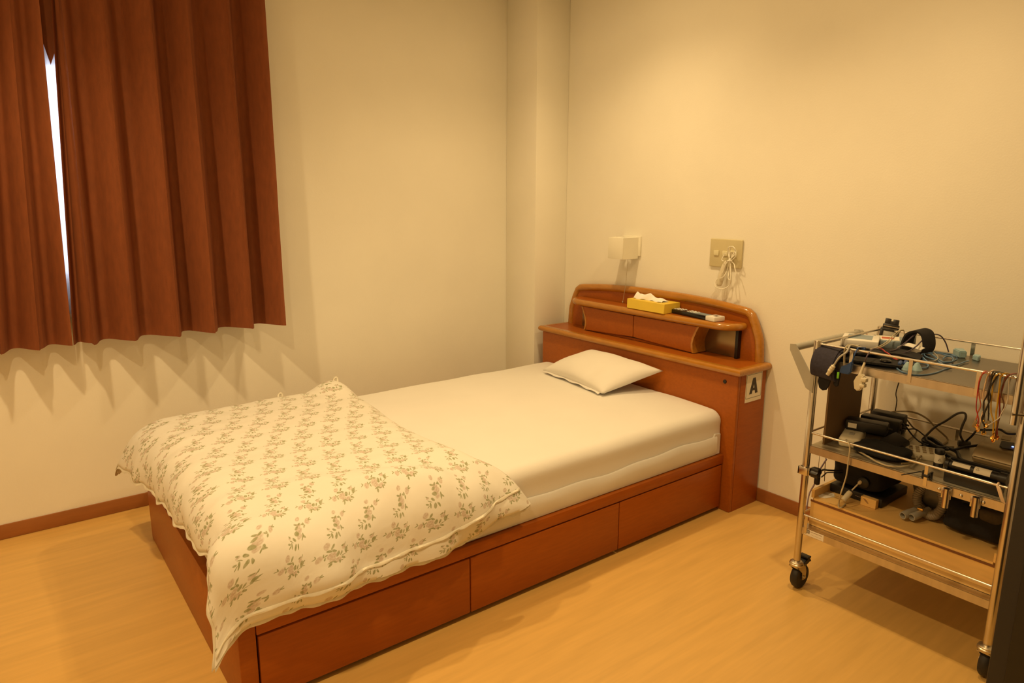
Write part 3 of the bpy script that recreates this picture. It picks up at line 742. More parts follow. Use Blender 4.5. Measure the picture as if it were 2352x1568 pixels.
# cable centre lines (world metres)
PATHS = {
 'purple_a': [(-0.545, -2.211, 0.828), (-0.545, -2.218, 0.854), (-0.477, -2.204, 0.862), (-0.364, -2.191, 0.835), (-0.336, -2.233, 0.835), (-0.27, -2.239, 0.848), (-0.22, -2.235, 0.86), (-0.18, -2.239, 0.871), (-0.15, -2.245, 0.875), (-0.135, -2.258, 0.869), (-0.125, -2.271, 0.847), (-0.12, -2.281, 0.818)],
 'purple_b': [(-0.366, -2.202, 0.84), (-0.319, -2.203, 0.84), (-0.24, -2.197, 0.853), (-0.2, -2.207, 0.877), (-0.17, -2.216, 0.881), (-0.15, -2.219, 0.873)],
 'cream_conn_cable': [(-0.55, -2.139, 0.813), (-0.55, -2.146, 0.837), (-0.55, -2.158, 0.85), (-0.469, -2.133, 0.84), (-0.437, -2.139, 0.84)],
 'beige_a': [(-0.545, -2.151, 0.808), (-0.545, -2.147, 0.849), (-0.545, -2.15, 0.866), (-0.483, -2.131, 0.863), (-0.483, -2.154, 0.863), (-0.495, -2.175, 0.863)],
 'beige_b': [(-0.54, -2.151, 0.808), (-0.54, -2.148, 0.848), (-0.54, -2.15, 0.864), (-0.497, -2.137, 0.863), (-0.483, -2.147, 0.863), (-0.494, -2.169, 0.863)],
 'white_a': [(-0.476, -2.192, 0.858), (-0.412, -2.189, 0.858), (-0.26, -2.146, 0.848), (-0.22, -2.144, 0.862), (-0.19, -2.149, 0.876), (-0.17, -2.153, 0.878), (-0.155, -2.151, 0.871), (-0.14, -2.147, 0.853)],
 'white_b': [(-0.468, -2.193, 0.855), (-0.399, -2.191, 0.855), (-0.24, -2.146, 0.846), (-0.2, -2.145, 0.86), (-0.18, -2.15, 0.874), (-0.165, -2.153, 0.876)],
 'red_a': [(-0.394, -2.179, 0.85), (-0.407, -2.197, 0.85), (-0.44, -2.222, 0.85), (-0.459, -2.24, 0.85), (-0.502, -2.271, 0.85), (-0.519, -2.292, 0.85)],
 'blueplug_cable': [(-0.548, -2.178, 0.827), (-0.548, -2.179, 0.838), (-0.548, -2.181, 0.852), (-0.513, -2.179, 0.863), (-0.491, -2.18, 0.863)],
 'blue_a': [(-0.172, -2.325, 0.815), (-0.14, -2.299, 0.815), (-0.136, -2.268, 0.815), (-0.145, -2.239, 0.815), (-0.18, -2.225, 0.815), (-0.228, -2.234, 0.815), (-0.292, -2.274, 0.815), (-0.323, -2.302, 0.815), (-0.304, -2.326, 0.815), (-0.258, -2.339, 0.815), (-0.196, -2.334, 0.815)],
 'blue_b': [(-0.2, -2.238, 0.818), (-0.253, -2.265, 0.818), (-0.282, -2.307, 0.818), (-0.327, -2.344, 0.818), (-0.317, -2.361, 0.818), (-0.291, -2.371, 0.818), (-0.239, -2.369, 0.818), (-0.21, -2.371, 0.818)],
 'blue_c': [(-0.317, -2.286, 0.815), (-0.38, -2.28, 0.815), (-0.415, -2.263, 0.815), (-0.462, -2.268, 0.815), (-0.507, -2.3, 0.815), (-0.523, -2.337, 0.815), (-0.499, -2.359, 0.815), (-0.45, -2.369, 0.815), (-0.378, -2.368, 0.815), (-0.338, -2.369, 0.815), (-0.287, -2.368, 0.815)],
 'blue_d': [(-0.127, -2.221, 0.822), (-0.217, -2.281, 0.822), (-0.269, -2.306, 0.822), (-0.314, -2.315, 0.822), (-0.338, -2.307, 0.822)],
 'blue_e': [(-0.257, -2.316, 0.82), (-0.211, -2.307, 0.82), (-0.198, -2.316, 0.82), (-0.221, -2.331, 0.82), (-0.27, -2.347, 0.82), (-0.298, -2.337, 0.82), (-0.283, -2.317, 0.82), (-0.21, -2.264, 0.82), (-0.197, -2.24, 0.82)],
 'blue_f': [(-0.417, -2.267, 0.817), (-0.376, -2.285, 0.817), (-0.353, -2.3, 0.817), (-0.368, -2.318, 0.817), (-0.406, -2.329, 0.817), (-0.428, -2.322, 0.817)],
 'blue_g': [(-0.184, -2.327, 0.82), (-0.19, -2.306, 0.82), (-0.178, -2.277, 0.82), (-0.19, -2.256, 0.82), (-0.22, -2.246, 0.82), (-0.255, -2.253, 0.82), (-0.318, -2.291, 0.82), (-0.356, -2.323, 0.82), (-0.365, -2.355, 0.82), (-0.354, -2.378, 0.82)],
 'l_salmon': [(-0.323, -2.467, 0.816), (-0.562, -2.525, 0.869), (-0.546, -2.513, 0.838), (-0.546, -2.513, 0.814), (-0.546, -2.519, 0.789), (-0.546, -2.523, 0.771), (-0.546, -2.519, 0.752), (-0.546, -2.519, 0.744), (-0.546, -2.516, 0.726)],
 'l_red': [(-0.339, -2.474, 0.816), (-0.57, -2.532, 0.869), (-0.548, -2.515, 0.852), (-0.548, -2.512, 0.831), (-0.548, -2.513, 0.784), (-0.548, -2.515, 0.761), (-0.548, -2.52, 0.747), (-0.548, -2.524, 0.73), (-0.548, -2.523, 0.715)],
 'l_cream': [(-0.282, -2.471, 0.816), (-0.538, -2.535, 0.869), (-0.546, -2.529, 0.854), (-0.546, -2.526, 0.827), (-0.546, -2.525, 0.802), (-0.546, -2.532, 0.768), (-0.546, -2.53, 0.754), (-0.546, -2.528, 0.731), (-0.546, -2.526, 0.705)],
 'l_grey': [(-0.291, -2.478, 0.816), (-0.542, -2.54, 0.869), (-0.55, -2.539, 0.859), (-0.55, -2.538, 0.837), (-0.55, -2.535, 0.803), (-0.55, -2.53, 0.785), (-0.55, -2.533, 0.756), (-0.55, -2.535, 0.756), (-0.55, -2.536, 0.734)],
 'l_black': [(-0.304, -2.499, 0.816), (-0.548, -2.556, 0.869), (-0.552, -2.547, 0.847), (-0.552, -2.539, 0.821), (-0.552, -2.544, 0.797), (-0.552, -2.536, 0.757), (-0.552, -2.532, 0.739), (-0.552, -2.541, 0.719), (-0.552, -2.541, 0.702)],
 'l_black2': [(-0.293, -2.49, 0.816), (-0.544, -2.548, 0.869), (-0.546, -2.54, 0.853), (-0.546, -2.538, 0.836), (-0.546, -2.537, 0.8), (-0.546, -2.541, 0.779), (-0.546, -2.544, 0.748), (-0.546, -2.544, 0.757), (-0.546, -2.545, 0.733)],
 'l_yellow': [(-0.303, -2.5, 0.816), (-0.557, -2.558, 0.869), (-0.546, -2.545, 0.854), (-0.546, -2.543, 0.839), (-0.546, -2.544, 0.821), (-0.546, -2.545, 0.79), (-0.546, -2.549, 0.759), (-0.546, -2.557, 0.736), (-0.546, -2.561, 0.692)],
 'l_yellow2': [(-0.3, -2.511, 0.816), (-0.544, -2.567, 0.869), (-0.546, -2.558, 0.86), (-0.546, -2.558, 0.847), (-0.546, -2.559, 0.816), (-0.546, -2.56, 0.783), (-0.546, -2.56, 0.761), (-0.546, -2.565, 0.726), (-0.546, -2.565, 0.702)],
 'l_darkred': [(-0.26, -2.519, 0.816), (-0.543, -2.579, 0.869), (-0.546, -2.569, 0.856), (-0.546, -2.565, 0.826), (-0.546, -2.563, 0.801), (-0.546, -2.568, 0.761), (-0.546, -2.568, 0.747), (-0.546, -2.567, 0.721), (-0.546, -2.571, 0.696)],
 'l_brown': [(-0.274, -2.521, 0.816), (-0.555, -2.58, 0.869), (-0.548, -2.566, 0.841), (-0.548, -2.565, 0.813), (-0.548, -2.574, 0.792), (-0.548, -2.574, 0.772), (-0.548, -2.568, 0.742), (-0.548, -2.566, 0.713), (-0.548, -2.565, 0.687)],
 'l_white': [(-0.299, -2.533, 0.816), (-0.563, -2.587, 0.869), (-0.55, -2.578, 0.854), (-0.55, -2.581, 0.817), (-0.55, -2.58, 0.789), (-0.55, -2.572, 0.762), (-0.55, -2.57, 0.752), (-0.55, -2.554, 0.732), (-0.55, -2.543, 0.722)],
 'm_grey_loop': [(-0.127, -2.365, 0.53), (-0.2, -2.377, 0.568), (-0.2, -2.373, 0.583), (-0.2, -2.376, 0.608), (-0.2, -2.382, 0.634), (-0.2, -2.379, 0.647), (-0.2, -2.369, 0.648), (-0.2, -2.353, 0.638), (-0.2, -2.327, 0.609), (-0.2, -2.299, 0.581), (-0.22, -2.283, 0.55), (-0.228, -2.277, 0.535), (-0.268, -2.297, 0.535), (-0.293, -2.327, 0.535), (-0.304, -2.352, 0.535), (-0.306, -2.377, 0.535)],
 'm_black_right': [(-0.128, -2.364, 0.53), (-0.18, -2.399, 0.574), (-0.18, -2.411, 0.597), (-0.18, -2.424, 0.602), (-0.18, -2.45, 0.609), (-0.18, -2.469, 0.616), (-0.18, -2.48, 0.613), (-0.18, -2.493, 0.609), (-0.17, -2.518, 0.613)],
 'm_olive': [(-0.13, -2.114, 0.569), (-0.13, -2.161, 0.587), (-0.13, -2.206, 0.594), (-0.13, -2.246, 0.583), (-0.13, -2.278, 0.558), (-0.13, -2.318, 0.528), (-0.222, -2.328, 0.53)],
 'm_beige': [(-0.15, -2.158, 0.581), (-0.15, -2.187, 0.572), (-0.15, -2.212, 0.549), (-0.132, -2.221, 0.53), (-0.243, -2.242, 0.53), (-0.277, -2.231, 0.53), (-0.256, -2.203, 0.53)],
 'm_adapter_a': [(-0.209, -2.193, 0.57), (-0.228, -2.22, 0.57), (-0.214, -2.24, 0.54), (-0.266, -2.287, 0.54), (-0.271, -2.314, 0.54)],
 'm_adapter_b': [(-0.203, -2.191, 0.55), (-0.194, -2.216, 0.55), (-0.174, -2.234, 0.55), (-0.176, -2.266, 0.535), (-0.243, -2.342, 0.535), (-0.25, -2.39, 0.535)],
 'm_coil_a': [(-0.186, -2.27, 0.53), (-0.159, -2.274, 0.53), (-0.179, -2.304, 0.53), (-0.21, -2.331, 0.53), (-0.235, -2.326, 0.53), (-0.248, -2.31, 0.53), (-0.225, -2.284, 0.53), (-0.186, -2.27, 0.53)],
 'm_coil_b': [(-0.233, -2.284, 0.54), (-0.207, -2.288, 0.54), (-0.226, -2.318, 0.54), (-0.25, -2.349, 0.54), (-0.268, -2.369, 0.54), (-0.277, -2.348, 0.54), (-0.266, -2.316, 0.54), (-0.251, -2.291, 0.54), (-0.233, -2.284, 0.54)],
 'm_coil_c': [(-0.232, -2.29, 0.55), (-0.229, -2.307, 0.55), (-0.26, -2.34, 0.55), (-0.284, -2.364, 0.55), (-0.293, -2.343, 0.55), (-0.267, -2.307, 0.55), (-0.232, -2.29, 0.55)],
 'm_bundle': [(-0.238, -2.334, 0.535), (-0.239, -2.368, 0.535), (-0.259, -2.392, 0.535), (-0.315, -2.421, 0.535), (-0.326, -2.45, 0.535), (-0.328, -2.466, 0.535)],
 'm_bundle_b': [(-0.326, -2.279, 0.53), (-0.292, -2.291, 0.53), (-0.257, -2.302, 0.53), (-0.266, -2.331, 0.53), (-0.288, -2.368, 0.53), (-0.315, -2.405, 0.53), (-0.335, -2.445, 0.53)],
 'm_bundle_c': [(-0.25, -2.356, 0.54), (-0.252, -2.381, 0.54), (-0.205, -2.389, 0.54), (-0.169, -2.403, 0.54), (-0.132, -2.416, 0.54), (-0.126, -2.427, 0.54)],
 'm_beige_loop': [(-0.426, -2.175, 0.53), (-0.474, -2.187, 0.53), (-0.504, -2.235, 0.53), (-0.528, -2.278, 0.53), (-0.531, -2.311, 0.53), (-0.491, -2.341, 0.53), (-0.427, -2.341, 0.53), (-0.363, -2.315, 0.53), (-0.328, -2.282, 0.53), (-0.344, -2.264, 0.53), (-0.391, -2.248, 0.53), (-0.44, -2.234, 0.53), (-0.49, -2.213, 0.53)],
 'm_hang': [(-0.401, -2.109, 0.53), (-0.53, -2.181, 0.568), (-0.541, -2.194, 0.553), (-0.541, -2.194, 0.514), (-0.541, -2.193, 0.465), (-0.541, -2.186, 0.423), (-0.541, -2.181, 0.397), (-0.5, -2.159, 0.349), (-0.511, -2.166, 0.338), (-0.503, -2.172, 0.338), (-0.469, -2.166, 0.338)],
 'm_hang_tip': [(-0.412, -2.153, 0.352), (-0.388, -2.147, 0.352), (-0.43, -2.179, 0.399)],
 'm_greybeige': [(-0.212, -2.365, 0.535), (-0.249, -2.338, 0.535), (-0.334, -2.33, 0.535), (-0.415, -2.342, 0.535), (-0.462, -2.345, 0.535), (-0.496, -2.329, 0.535)],
 'm_thin': [(-0.573, -2.363, 0.53), (-0.524, -2.378, 0.53), (-0.502, -2.388, 0.53), (-0.519, -2.414, 0.53), (-0.546, -2.432, 0.53)],
 'w_left_a': [(-0.42, -2.052, 0.675), (-0.42, -2.053, 0.651), (-0.42, -2.048, 0.582), (-0.42, -2.045, 0.522), (-0.42, -2.046, 0.487), (-0.42, -2.04, 0.451), (-0.42, -2.04, 0.404)],
 'w_left_b': [(-0.41, -2.048, 0.671), (-0.41, -2.049, 0.648), (-0.41, -2.058, 0.573), (-0.41, -2.059, 0.494), (-0.41, -2.057, 0.434), (-0.41, -2.06, 0.365)],
 'w_purple': [(-0.44, -2.075, 0.457), (-0.44, -2.058, 0.418), (-0.44, -2.05, 0.395), (-0.44, -2.042, 0.356), (-0.44, -2.028, 0.317), (-0.44, -2.024, 0.274), (-0.44, -2.024, 0.251)],
 'w_black': [(-0.45, -2.09, 0.424), (-0.45, -2.076, 0.422), (-0.45, -2.064, 0.412), (-0.45, -2.059, 0.396)],
 'w_black_b': [(-0.45, -2.089, 0.416), (-0.45, -2.08, 0.407), (-0.45, -2.069, 0.393)],
 'w_back': [(-0.13, -2.145, 0.691), (-0.13, -2.139, 0.647), (-0.13, -2.145, 0.622), (-0.13, -2.144, 0.583)],
}

# ---------------------------------------------------------------- steel trolley
CX, CYL, CL, CW = -.528, -2.0528, .5635, .4217      # front-left post, length along -y, depth along +x
ZP, ZR, ZT, ZM, ZL = .8695, .8585, .8128, .5221, .2366
ct = thing('trolley', 'three-tier stainless steel trolley on black casters by the wall', 'trolley', (CX+CW/2, CYL-CL/2, 0))
posts = [(CX, CYL), (CX, CYL-CL), (CX+CW, CYL), (CX+CW, CYL-CL)]
for (x, y) in posts:
    build('post', MB().lathe([(.0108, .098), (.0112, .10), (.0112, ZP-.004), (.0098, ZP-.001), (.006, ZP)], (x, y, 0), 'z', 20), 'steel', ct)
def tray(z, m='steel_sheet'):
    t = MB().box((CX-.004, CYL-.008, z-.0015), (CX+CW+.004, CYL-CL+.008, z))
    for a, c in [((CX-.004, CYL-.008), (CX-.002, CYL-CL+.008)), ((CX+CW+.002, CYL-.008), (CX+CW+.004, CYL-CL+.008)), ((CX-.002, CYL-.010), (CX+CW+.002, CYL-.008)), ((CX-.002, CYL-CL+.008), (CX+CW+.002, CYL-CL+.010))]:
        t.box((*a, z-.0262), (*c, z-.0005))
    return build('tray', t, m, ct, smooth=0)
trays = [tray(ZT), tray(ZM), tray(ZL)]
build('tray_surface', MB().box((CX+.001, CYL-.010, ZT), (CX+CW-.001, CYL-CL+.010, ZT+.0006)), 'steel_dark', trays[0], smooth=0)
build('tray_surface', MB().box((CX+.001, CYL-.010, ZM), (CX+CW-.001, CYL-CL+.010, ZM+.0005)), 'steel_dull', trays[1], smooth=0)
def rails(z, sup, zt, back=True):
    build('rail', MB().cyl((CX, CYL, z), (CX, CYL-CL, z), .0036, n=10), 'steel', ct)
    build('rail', MB().cyl((CX+CW, CYL, z), (CX+CW, CYL-CL, z), .0036, n=10), 'steel', ct)
    for y in (CYL, CYL-CL): build('rail', MB().cyl((CX, y, z), (CX+CW, y, z), .0036, n=10), 'steel', ct)
    for (x, y, w) in sup:
        front = x < CX+.1
        xx = x-.006 if front else x+.004
        build('rail_support', MB().box((xx, y-w/2, zt-.020), (xx+.002, y+w/2, z)), 'steel', ct, smooth=0)
rails(ZR, [(CX, CYL-.112, .010), (CX, CYL-.282, .010), (CX, CYL-.452, .010), (CX+CW, CYL-.112, .012), (CX+CW, CYL-.290, .012), (CX+CW, CYL-.452, .012)], ZT)
for x in (CX+.14, CX+.30): build('rail_support', MB().box((x, CYL-.009, ZT-.02), (x+.010, CYL-.007, ZR)), 'steel', ct, smooth=0)
rails(.5637, [(CX, CYL-.358, .009), (CX+CW, CYL-.28, .009)], ZM)
rails(.2774, [(CX, CYL-.022, .009), (CX+CW, CYL-.28, .009)], ZL)
for i, (x, y) in enumerate(posts):
    cs = build('caster', MB().lathe([(.012, .088), (.0215, .089), (.0235, .093), (.0235, .097), (.021, .099), (.021, .1025), (.013, .107), (.0001, .107)], (x, y, 0), 'z', 24), 'zinc', ct)
    wx = x+.026
    build('wheel', MB().lathe([(.030, -.012), (.038, -.0125), (.042, -.008), (.0425, 0), (.042, .008), (.038, .0125), (.030, .012), (.016, .0105), (.008, .012), (.0001, .012)][:9], (wx, y, .0425), 'y', 32), 'rubber', cs)
    fk = MB()
    for s in (-1, 1):
        fk.prism([(x-.018, .089), (x+.026, .089), (wx+.012, .062), (wx+.009, .034), (wx-.009, .034), (wx-.014, .062)], 'y', y+s*.0150, y+s*.0172)
    fk.box((x-.019, y-.0172, .087), (x+.030, y+.0172, .0895))
    fk.cyl((wx, y-.0205, .0425), (wx, y+.0205, .0425), .0055, n=10)
    build('fork', fk, 'zinc', cs)
    bk = MB().prism([(x+.018, .090), (x+.052, .104), (x+.062, .104), (x+.074, .084), (x+.062, .086), (x+.050, .082), (x+.030, .078)], 'y', y-.014, y+.014, .002)
    bk.box((x+.040, y-.017, .103), (x+.062, y+.017, .109), .001)
    build('brake_lever', bk, 'black', cs)
# push handle on the left end
hb = MB().cyl((CX-.012, CYL+.072, .834), (CX+CW+.012, CYL+.072, .834), .0115, n=16)
build('handle_bar', hb, 'greyplastic', ct)
for x in (CX, CX+CW):
    pl_ = [(CYL+.084, .846), (CYL+.066, .848), (CYL+.010, .768), (CYL-.006, .758), (CYL-.006, .700), (CYL+.018, .712), (CYL+.083, .826)]
    build('handle_bracket', MB().prism(pl_, 'x', x-.016, x-.012), 'greyplastic', ct)
# holders and bolts on the middle tray lip, clamp on the post, pole on the right
for y in (-2.472, -2.544):
    h = MB().lathe([(.0072, .463), (.0090, .463), (.0090, .519), (.0072, .519), (.0072, .470), (.0001, .470)], (CX-.0150, y, 0), 'z', 20)
    h.box((CX-.007, y-.009, .485), (CX-.004, y+.016, .515), .001)
    build('tube_holder', h, 'steel', ct)
for y in (-2.449, -2.504, -2.558):
    build('bolt', MB().lathe([(.0001, -.0045), (.003, -.004), (.0045, -.002), (.005, 0)], (CX-.004, y, .506), 'x', 12), 'steel', ct)
lab = build('maker_label', MB().box((CX-.0046, CYL-.018, .2125), (CX-.004, CYL-.085, .2335)), 'paper', trays[2], smooth=0)
ml = MB().box((CX-.0050, CYL-.0225, .2205), (CX-.0045, CYL-.0365, .2325))
build('logo_square', ml, 'ink', trays[2], smooth=0)
# H and B strokes and the two faint text lines beside them
mk = MB(); xq = CX-.0054
def st(y0, y1, z0, z1): mk.box((xq, CYL-y0, z0), (xq+.0005, CYL-y1, z1))
st(.0240, .0249, .2222, .2308); st(.0277, .0286, .2222, .2308); st(.0249, .0277, .2260, .2270)
st(.0302, .0311, .2222, .2308); st(.0311, .0340, .2222, .2230); st(.0311, .0340, .2261, .2269); st(.0311, .0340, .2300, .2308); st(.0340, .0348, .2228, .2263); st(.0340, .0348, .2267, .2303)
build('logo_letters', mk, 'paper', trays[2], smooth=0)
tx = MB()
for k in range(12): tx.box((CX-.0050, CYL-.0395-k*.0034, .2282), (CX-.0045, CYL-.0418-k*.0034, .2296))
for k in range(8): tx.box((CX-.0050, CYL-.0425-k*.0046, .2190), (CX-.0045, CYL-.0440-k*.0046, .2203))
build('label_text', tx, 'plyedge', trays[2], smooth=0)

cl = thing('post_clamp', 'steel clamp with a black knob on the near left trolley post', 'clamp', (CX, CYL, .42))
k = MB().box((CX-.017, CYL+.018, .420), (CX-.011, CYL-.015, .446), .001).box((CX-.017, CYL+.013, .420), (CX+.014, CYL+.018, .446), .001).box((CX-.011, CYL-.0185, .420), (CX+.014, CYL-.0135, .446), .001)
build('bracket', k, 'steel', cl)
kn = []
for i in range(9):
    a = i/8; r = [.004, .014, .0155, .0155, .0155, .0155, .0155, .014, .004][i]
    y = CYL-.019-[0, .001, .004, .008, .012, .017, .022, .026, .0275][i]
    kn.append([Vector((CX+.004+(r+.0025*math.cos(6*t))*math.cos(t), y, .433+(r+.0025*math.cos(6*t))*math.sin(t))) for t in [2*PI*j/36 for j in range(36)]])
build('knob', MB().loft(kn), 'black', cl)
pole = thing('clamped_pole', 'chrome pole hanging beside the right trolley post', 'pole', (-.553, -2.604, .744))
build('tube', MB().lathe([(.0085, .744), (.0098, .744), (.0098, 1.02), (.006, 1.025), (.0001, 1.025)], (-.556, -2.604, 0), 'z', 18), 'steel', pole)
build('cross_rod', MB().cyl((-.566, -2.600, .772), (-.522, -2.66, .772), .0042, n=10), 'steel', pole)

# plywood box in the lowest tray
pb = thing('plywood_box', 'low plywood box filling the lowest trolley tray', 'box', (CX+CW/2, CYL-CL/2, ZL))
PX0, PX1, PYA, PYB = CX+.028, CX+CW-.014, CYL-.014, CYL-CL+.014
build('front_panel', MB().box((PX0, PYA, ZL+.001), (PX0+.012, PYB, .320)), 'ply', pb, smooth=0)
build('top_board', MB().box((PX0-.001, PYA-.010, .3205), (PX1, PYB+.010, .3345)), 'ply', pb, smooth=0)
build('edge_strip', MB().box((PX0-.0025, PYA, .3205), (PX0-.001, PYB, .3275)), 'plyedge', pb, smooth=0)
for y0, y1 in ((PYA, PYA-.010), (PYB+.010, PYB)):
    build('side_panel', MB().box((PX0+.012, y0, ZL+.001), (PX1, y1, .362)), 'ply', pb, smooth=0)
    build('edge_strip', MB().box((PX0-.001, y0, .3345), (PX0+.012, y1, .362)), 'ply', pb, smooth=0)
build('back_panel', MB().box((PX1-.012, PYA-.010, ZL+.001), (PX1, PYB+.010, .320)), 'ply', pb, smooth=0)
ZB_ = .3345

# ------------------------------------------------ cables
def cable(key, name, r, m, label, cat='cable', group=None, n=4, parts=None):
    pts = spline(PATHS[key], n)
    return single(name, MB().tube(pts, r, 6), m, label, cat, group, smooth=60)
def end_box(mb, p, size, rot=(0, 0, 0), bev=.002):
    mb.xf(p, rot); mb.box((-size[0]/2, -size[1]/2, -size[2]/2), (size[0]/2, size[1]/2, size[2]/2), bev); mb.T = None; return mb

# ---- top tray things
# navy belts
def ribbon(pts, w, th, axis):
    A = Vector(axis).normalized(); P = spline(pts, 6); rings = []
    for i, p in enumerate(P):
        t = (P[min(i+1, len(P)-1)]-P[max(i-1, 0)]).normalized(); n = A.cross(t).normalized()
        rings.append([p-A*w/2-n*th/2, p+A*w/2-n*th/2, p+A*w/2+n*th/2, p-A*w/2+n*th/2])
    return MB().loft(rings)
nb = thing('navy_belt', 'wide navy belt folded over the near left corner of the trolley', 'belt', (-.53, -2.10, .76))
build('webbing', ribbon([(-.30, -2.075, .820), (-.40, -2.080, .824), (-.47, -2.086, .838), (-.512, -2.090, .846), (-.545, -2.092, .830), (-.560, -2.092, .795), (-.556, -2.094, .764), (-.540, -2.10, .758)], .078, .006, (0, 1, .10)), 'navy', nb)
build('fold_band', ribbon([(-.470, -2.086, .843), (-.512, -2.090, .8515), (-.549, -2.092, .833), (-.565, -2.092, .795), (-.561, -2.094, .764)], .066, .004, (0, 1, .10)), 'navy', nb)
build('belt_tongue', MB().prism([(-2.078, .772), (-2.076, .742), (-2.082, .724), (-2.094, .717), (-2.106, .721), (-2.114, .736), (-2.122, .772)], 'x', -.551, -.546, .002), 'blackcloth', nb)
build('belt_tongue', MB().prism([(-2.122, .790), (-2.126, .742), (-2.133, .738), (-2.142, .741), (-2.146, .790)], 'x', -.549, -.545, .002), 'blackcloth', nb)
bs = thing('black_strap', 'black strap lying along the front edge of the top tray', 'belt', (-.44, -2.2, ZT))
build('webbing', ribbon([(-.48, -2.12, .8175), (-.475, -2.17, .820), (-.465, -2.23, .822), (-.44, -2.28, .819), (-.42, -2.30, .8165)], .07, .006, (1, .1, 0)), 'blackcloth', bs)
build('webbing', ribbon([(-.36, -2.10, .8165), (-.35, -2.16, .828), (-.33, -2.22, .833), (-.30, -2.27, .819)], .085, .007, (1, .25, 0)), 'blackcloth', bs)
build('buckle', MB().lathe([(.0001, .8235), (.014, .823), (.017, .8285), (.012, .833), (.0001, .834)], (-.462, -2.235, 0), 'z', 20), 'black_gloss', bs)
wl_ = thing('strap_loop', 'black strap loop standing upright on the top tray', 'belt', (-.2, -2.215, ZT))
build('webbing', ribbon([(-.205, -2.186, .8165), (-.20, -2.184, .848), (-.195, -2.192, .876), (-.19, -2.212, .888), (-.19, -2.234, .882), (-.195, -2.246, .860), (-.20, -2.250, .834), (-.21, -2.243, .8165), (-.22, -2.225, .8165)], .055, .006, (1, -.25, .1)), 'blackcloth', wl_)
build('white_lining', ribbon([(-.245, -2.180, .836), (-.25, -2.20, .846), (-.245, -2.225, .843), (-.235, -2.246, .836)], .022, .002, (1, -.3, .3)), 'white', wl_)
dv = thing('white_monitor', 'white vented device box lying on the trolley top', 'device', (-.29, -2.075, .825))
mb = MB().xf((-.287, -2.072, .8275), (0, 0, math.radians(22))); mb.box((-.062, -.056, 0), (.062, .056, .026), .004); build('case', mb, 'white', dv)
mb = MB().xf((-.287, -2.072, .8275), (0, 0, math.radians(22))); mb.box((-.035, -.035, .026), (.045, .040, .0266)); build('top_label', mb, 'bluegrey', dv, smooth=0)
mb = MB().xf((-.287, -2.072, .8275), (0, 0, math.radians(22)))
for i in range(9): mb.box((-.044+i*.0115, -.0568, .008), (-.0385+i*.0115, -.0558, .020))
build('vent_slots', mb, 'dark', dv, smooth=0)
mb = MB().xf((-.287, -2.072, .8128), (0, 0, math.radians(22)))
for sx in (-1, 1):
    for sy_ in (-1, 1): mb.cyl((sx*.05, sy_*.044, .0003), (sx*.05, sy_*.044, .015), .006, n=10)
build('foot', mb, 'greyplastic', dv)
d2 = thing('blue_grey_monitor', 'small blue-grey device with a white label beside the black buckle', 'device', (-.155, -2.11, ZT))
mb = MB().xf((-.165, -2.105, ZT+.0005), (0, 0, math.radians(24))); mb.box((-.052, -.048, 0), (.052, .048, .028), .007); build('case', mb, 'bluegrey', d2)
mb = MB().xf((-.165, -2.105, ZT+.0285), (0, 0, math.radians(24))); mb.box((-.040, -.036, 0), (.040, .036, .0008)); build('white_label', mb, 'paper', d2, smooth=0)
mb = MB().xf((-.165, -2.105, ZT+.0293), (0, 0, math.radians(24))); mb.box((-.02, -.02, 0), (.015, .018, .0004)); build('red_print', mb, 'salmon', d2, smooth=0)
bu = thing('black_buckle', 'black clip buckle standing upright at the back left of the trolley', 'buckle', (-.12, -2.09, .845))
T = ((-.118, -2.088, .8435), (math.radians(-24), math.radians(8), math.radians(-62)))
def bpart(name, m, *boxes):
    mb = MB().xf(*T)
    for a, c, bv in boxes: mb.box(a, c, bv)
    return build(name, mb, m, bu)
bpart('body', 'black', ((-.030, -.009, -.026), (.030, .009, -.008), .003), ((-.030, -.006, -.008), (-.020, .006, .018), .002), ((.020, -.006, -.008), (.030, .006, .018), .002), ((-.030, -.006, .014), (.030, .006, .022), .002))
bpart('latch_window', 'greyplastic', ((-.019, -.003, -.007), (.019, .003, .013), .001))
bpart('clip', 'black', ((-.026, -.010, .022), (.026, -.002, .038), .003), ((-.022, -.007, .038), (-.003, -.003, .058), .002), ((.003, -.007, .038), (.022, -.003, .058), .002), ((-.022, -.0068, .036), (.022, -.0032, .050), .001))
bpart('bar', 'steel', ((-.024, -.0125, .026), (.024, -.0100, .029), 0))
cable('purple_a', 'purple_cable', .0021, 'purple', 'long dark purple cable arching over the back rail of the trolley')
cable('purple_b', 'purple_cable', .0021, 'purple', 'short dark purple cable arching against the black strap loop')
for k, s in (('white_a', 'upper'), ('white_b', 'lower')):
    cable(k, 'white_cable', .0016, 'beige', f'{s} of the two thin cream cables looping right of the white device')
for k, s in (('beige_a', 'left'), ('beige_b', 'right')):
    cable(k, 'beige_cable', .0016, 'beige', f'{s} of the two thin cream cables hooked over the front rail near the navy belt')
cable('red_a', 'red_lead', .0018, 'red', 'red lead lying on the black straps', 'lead')
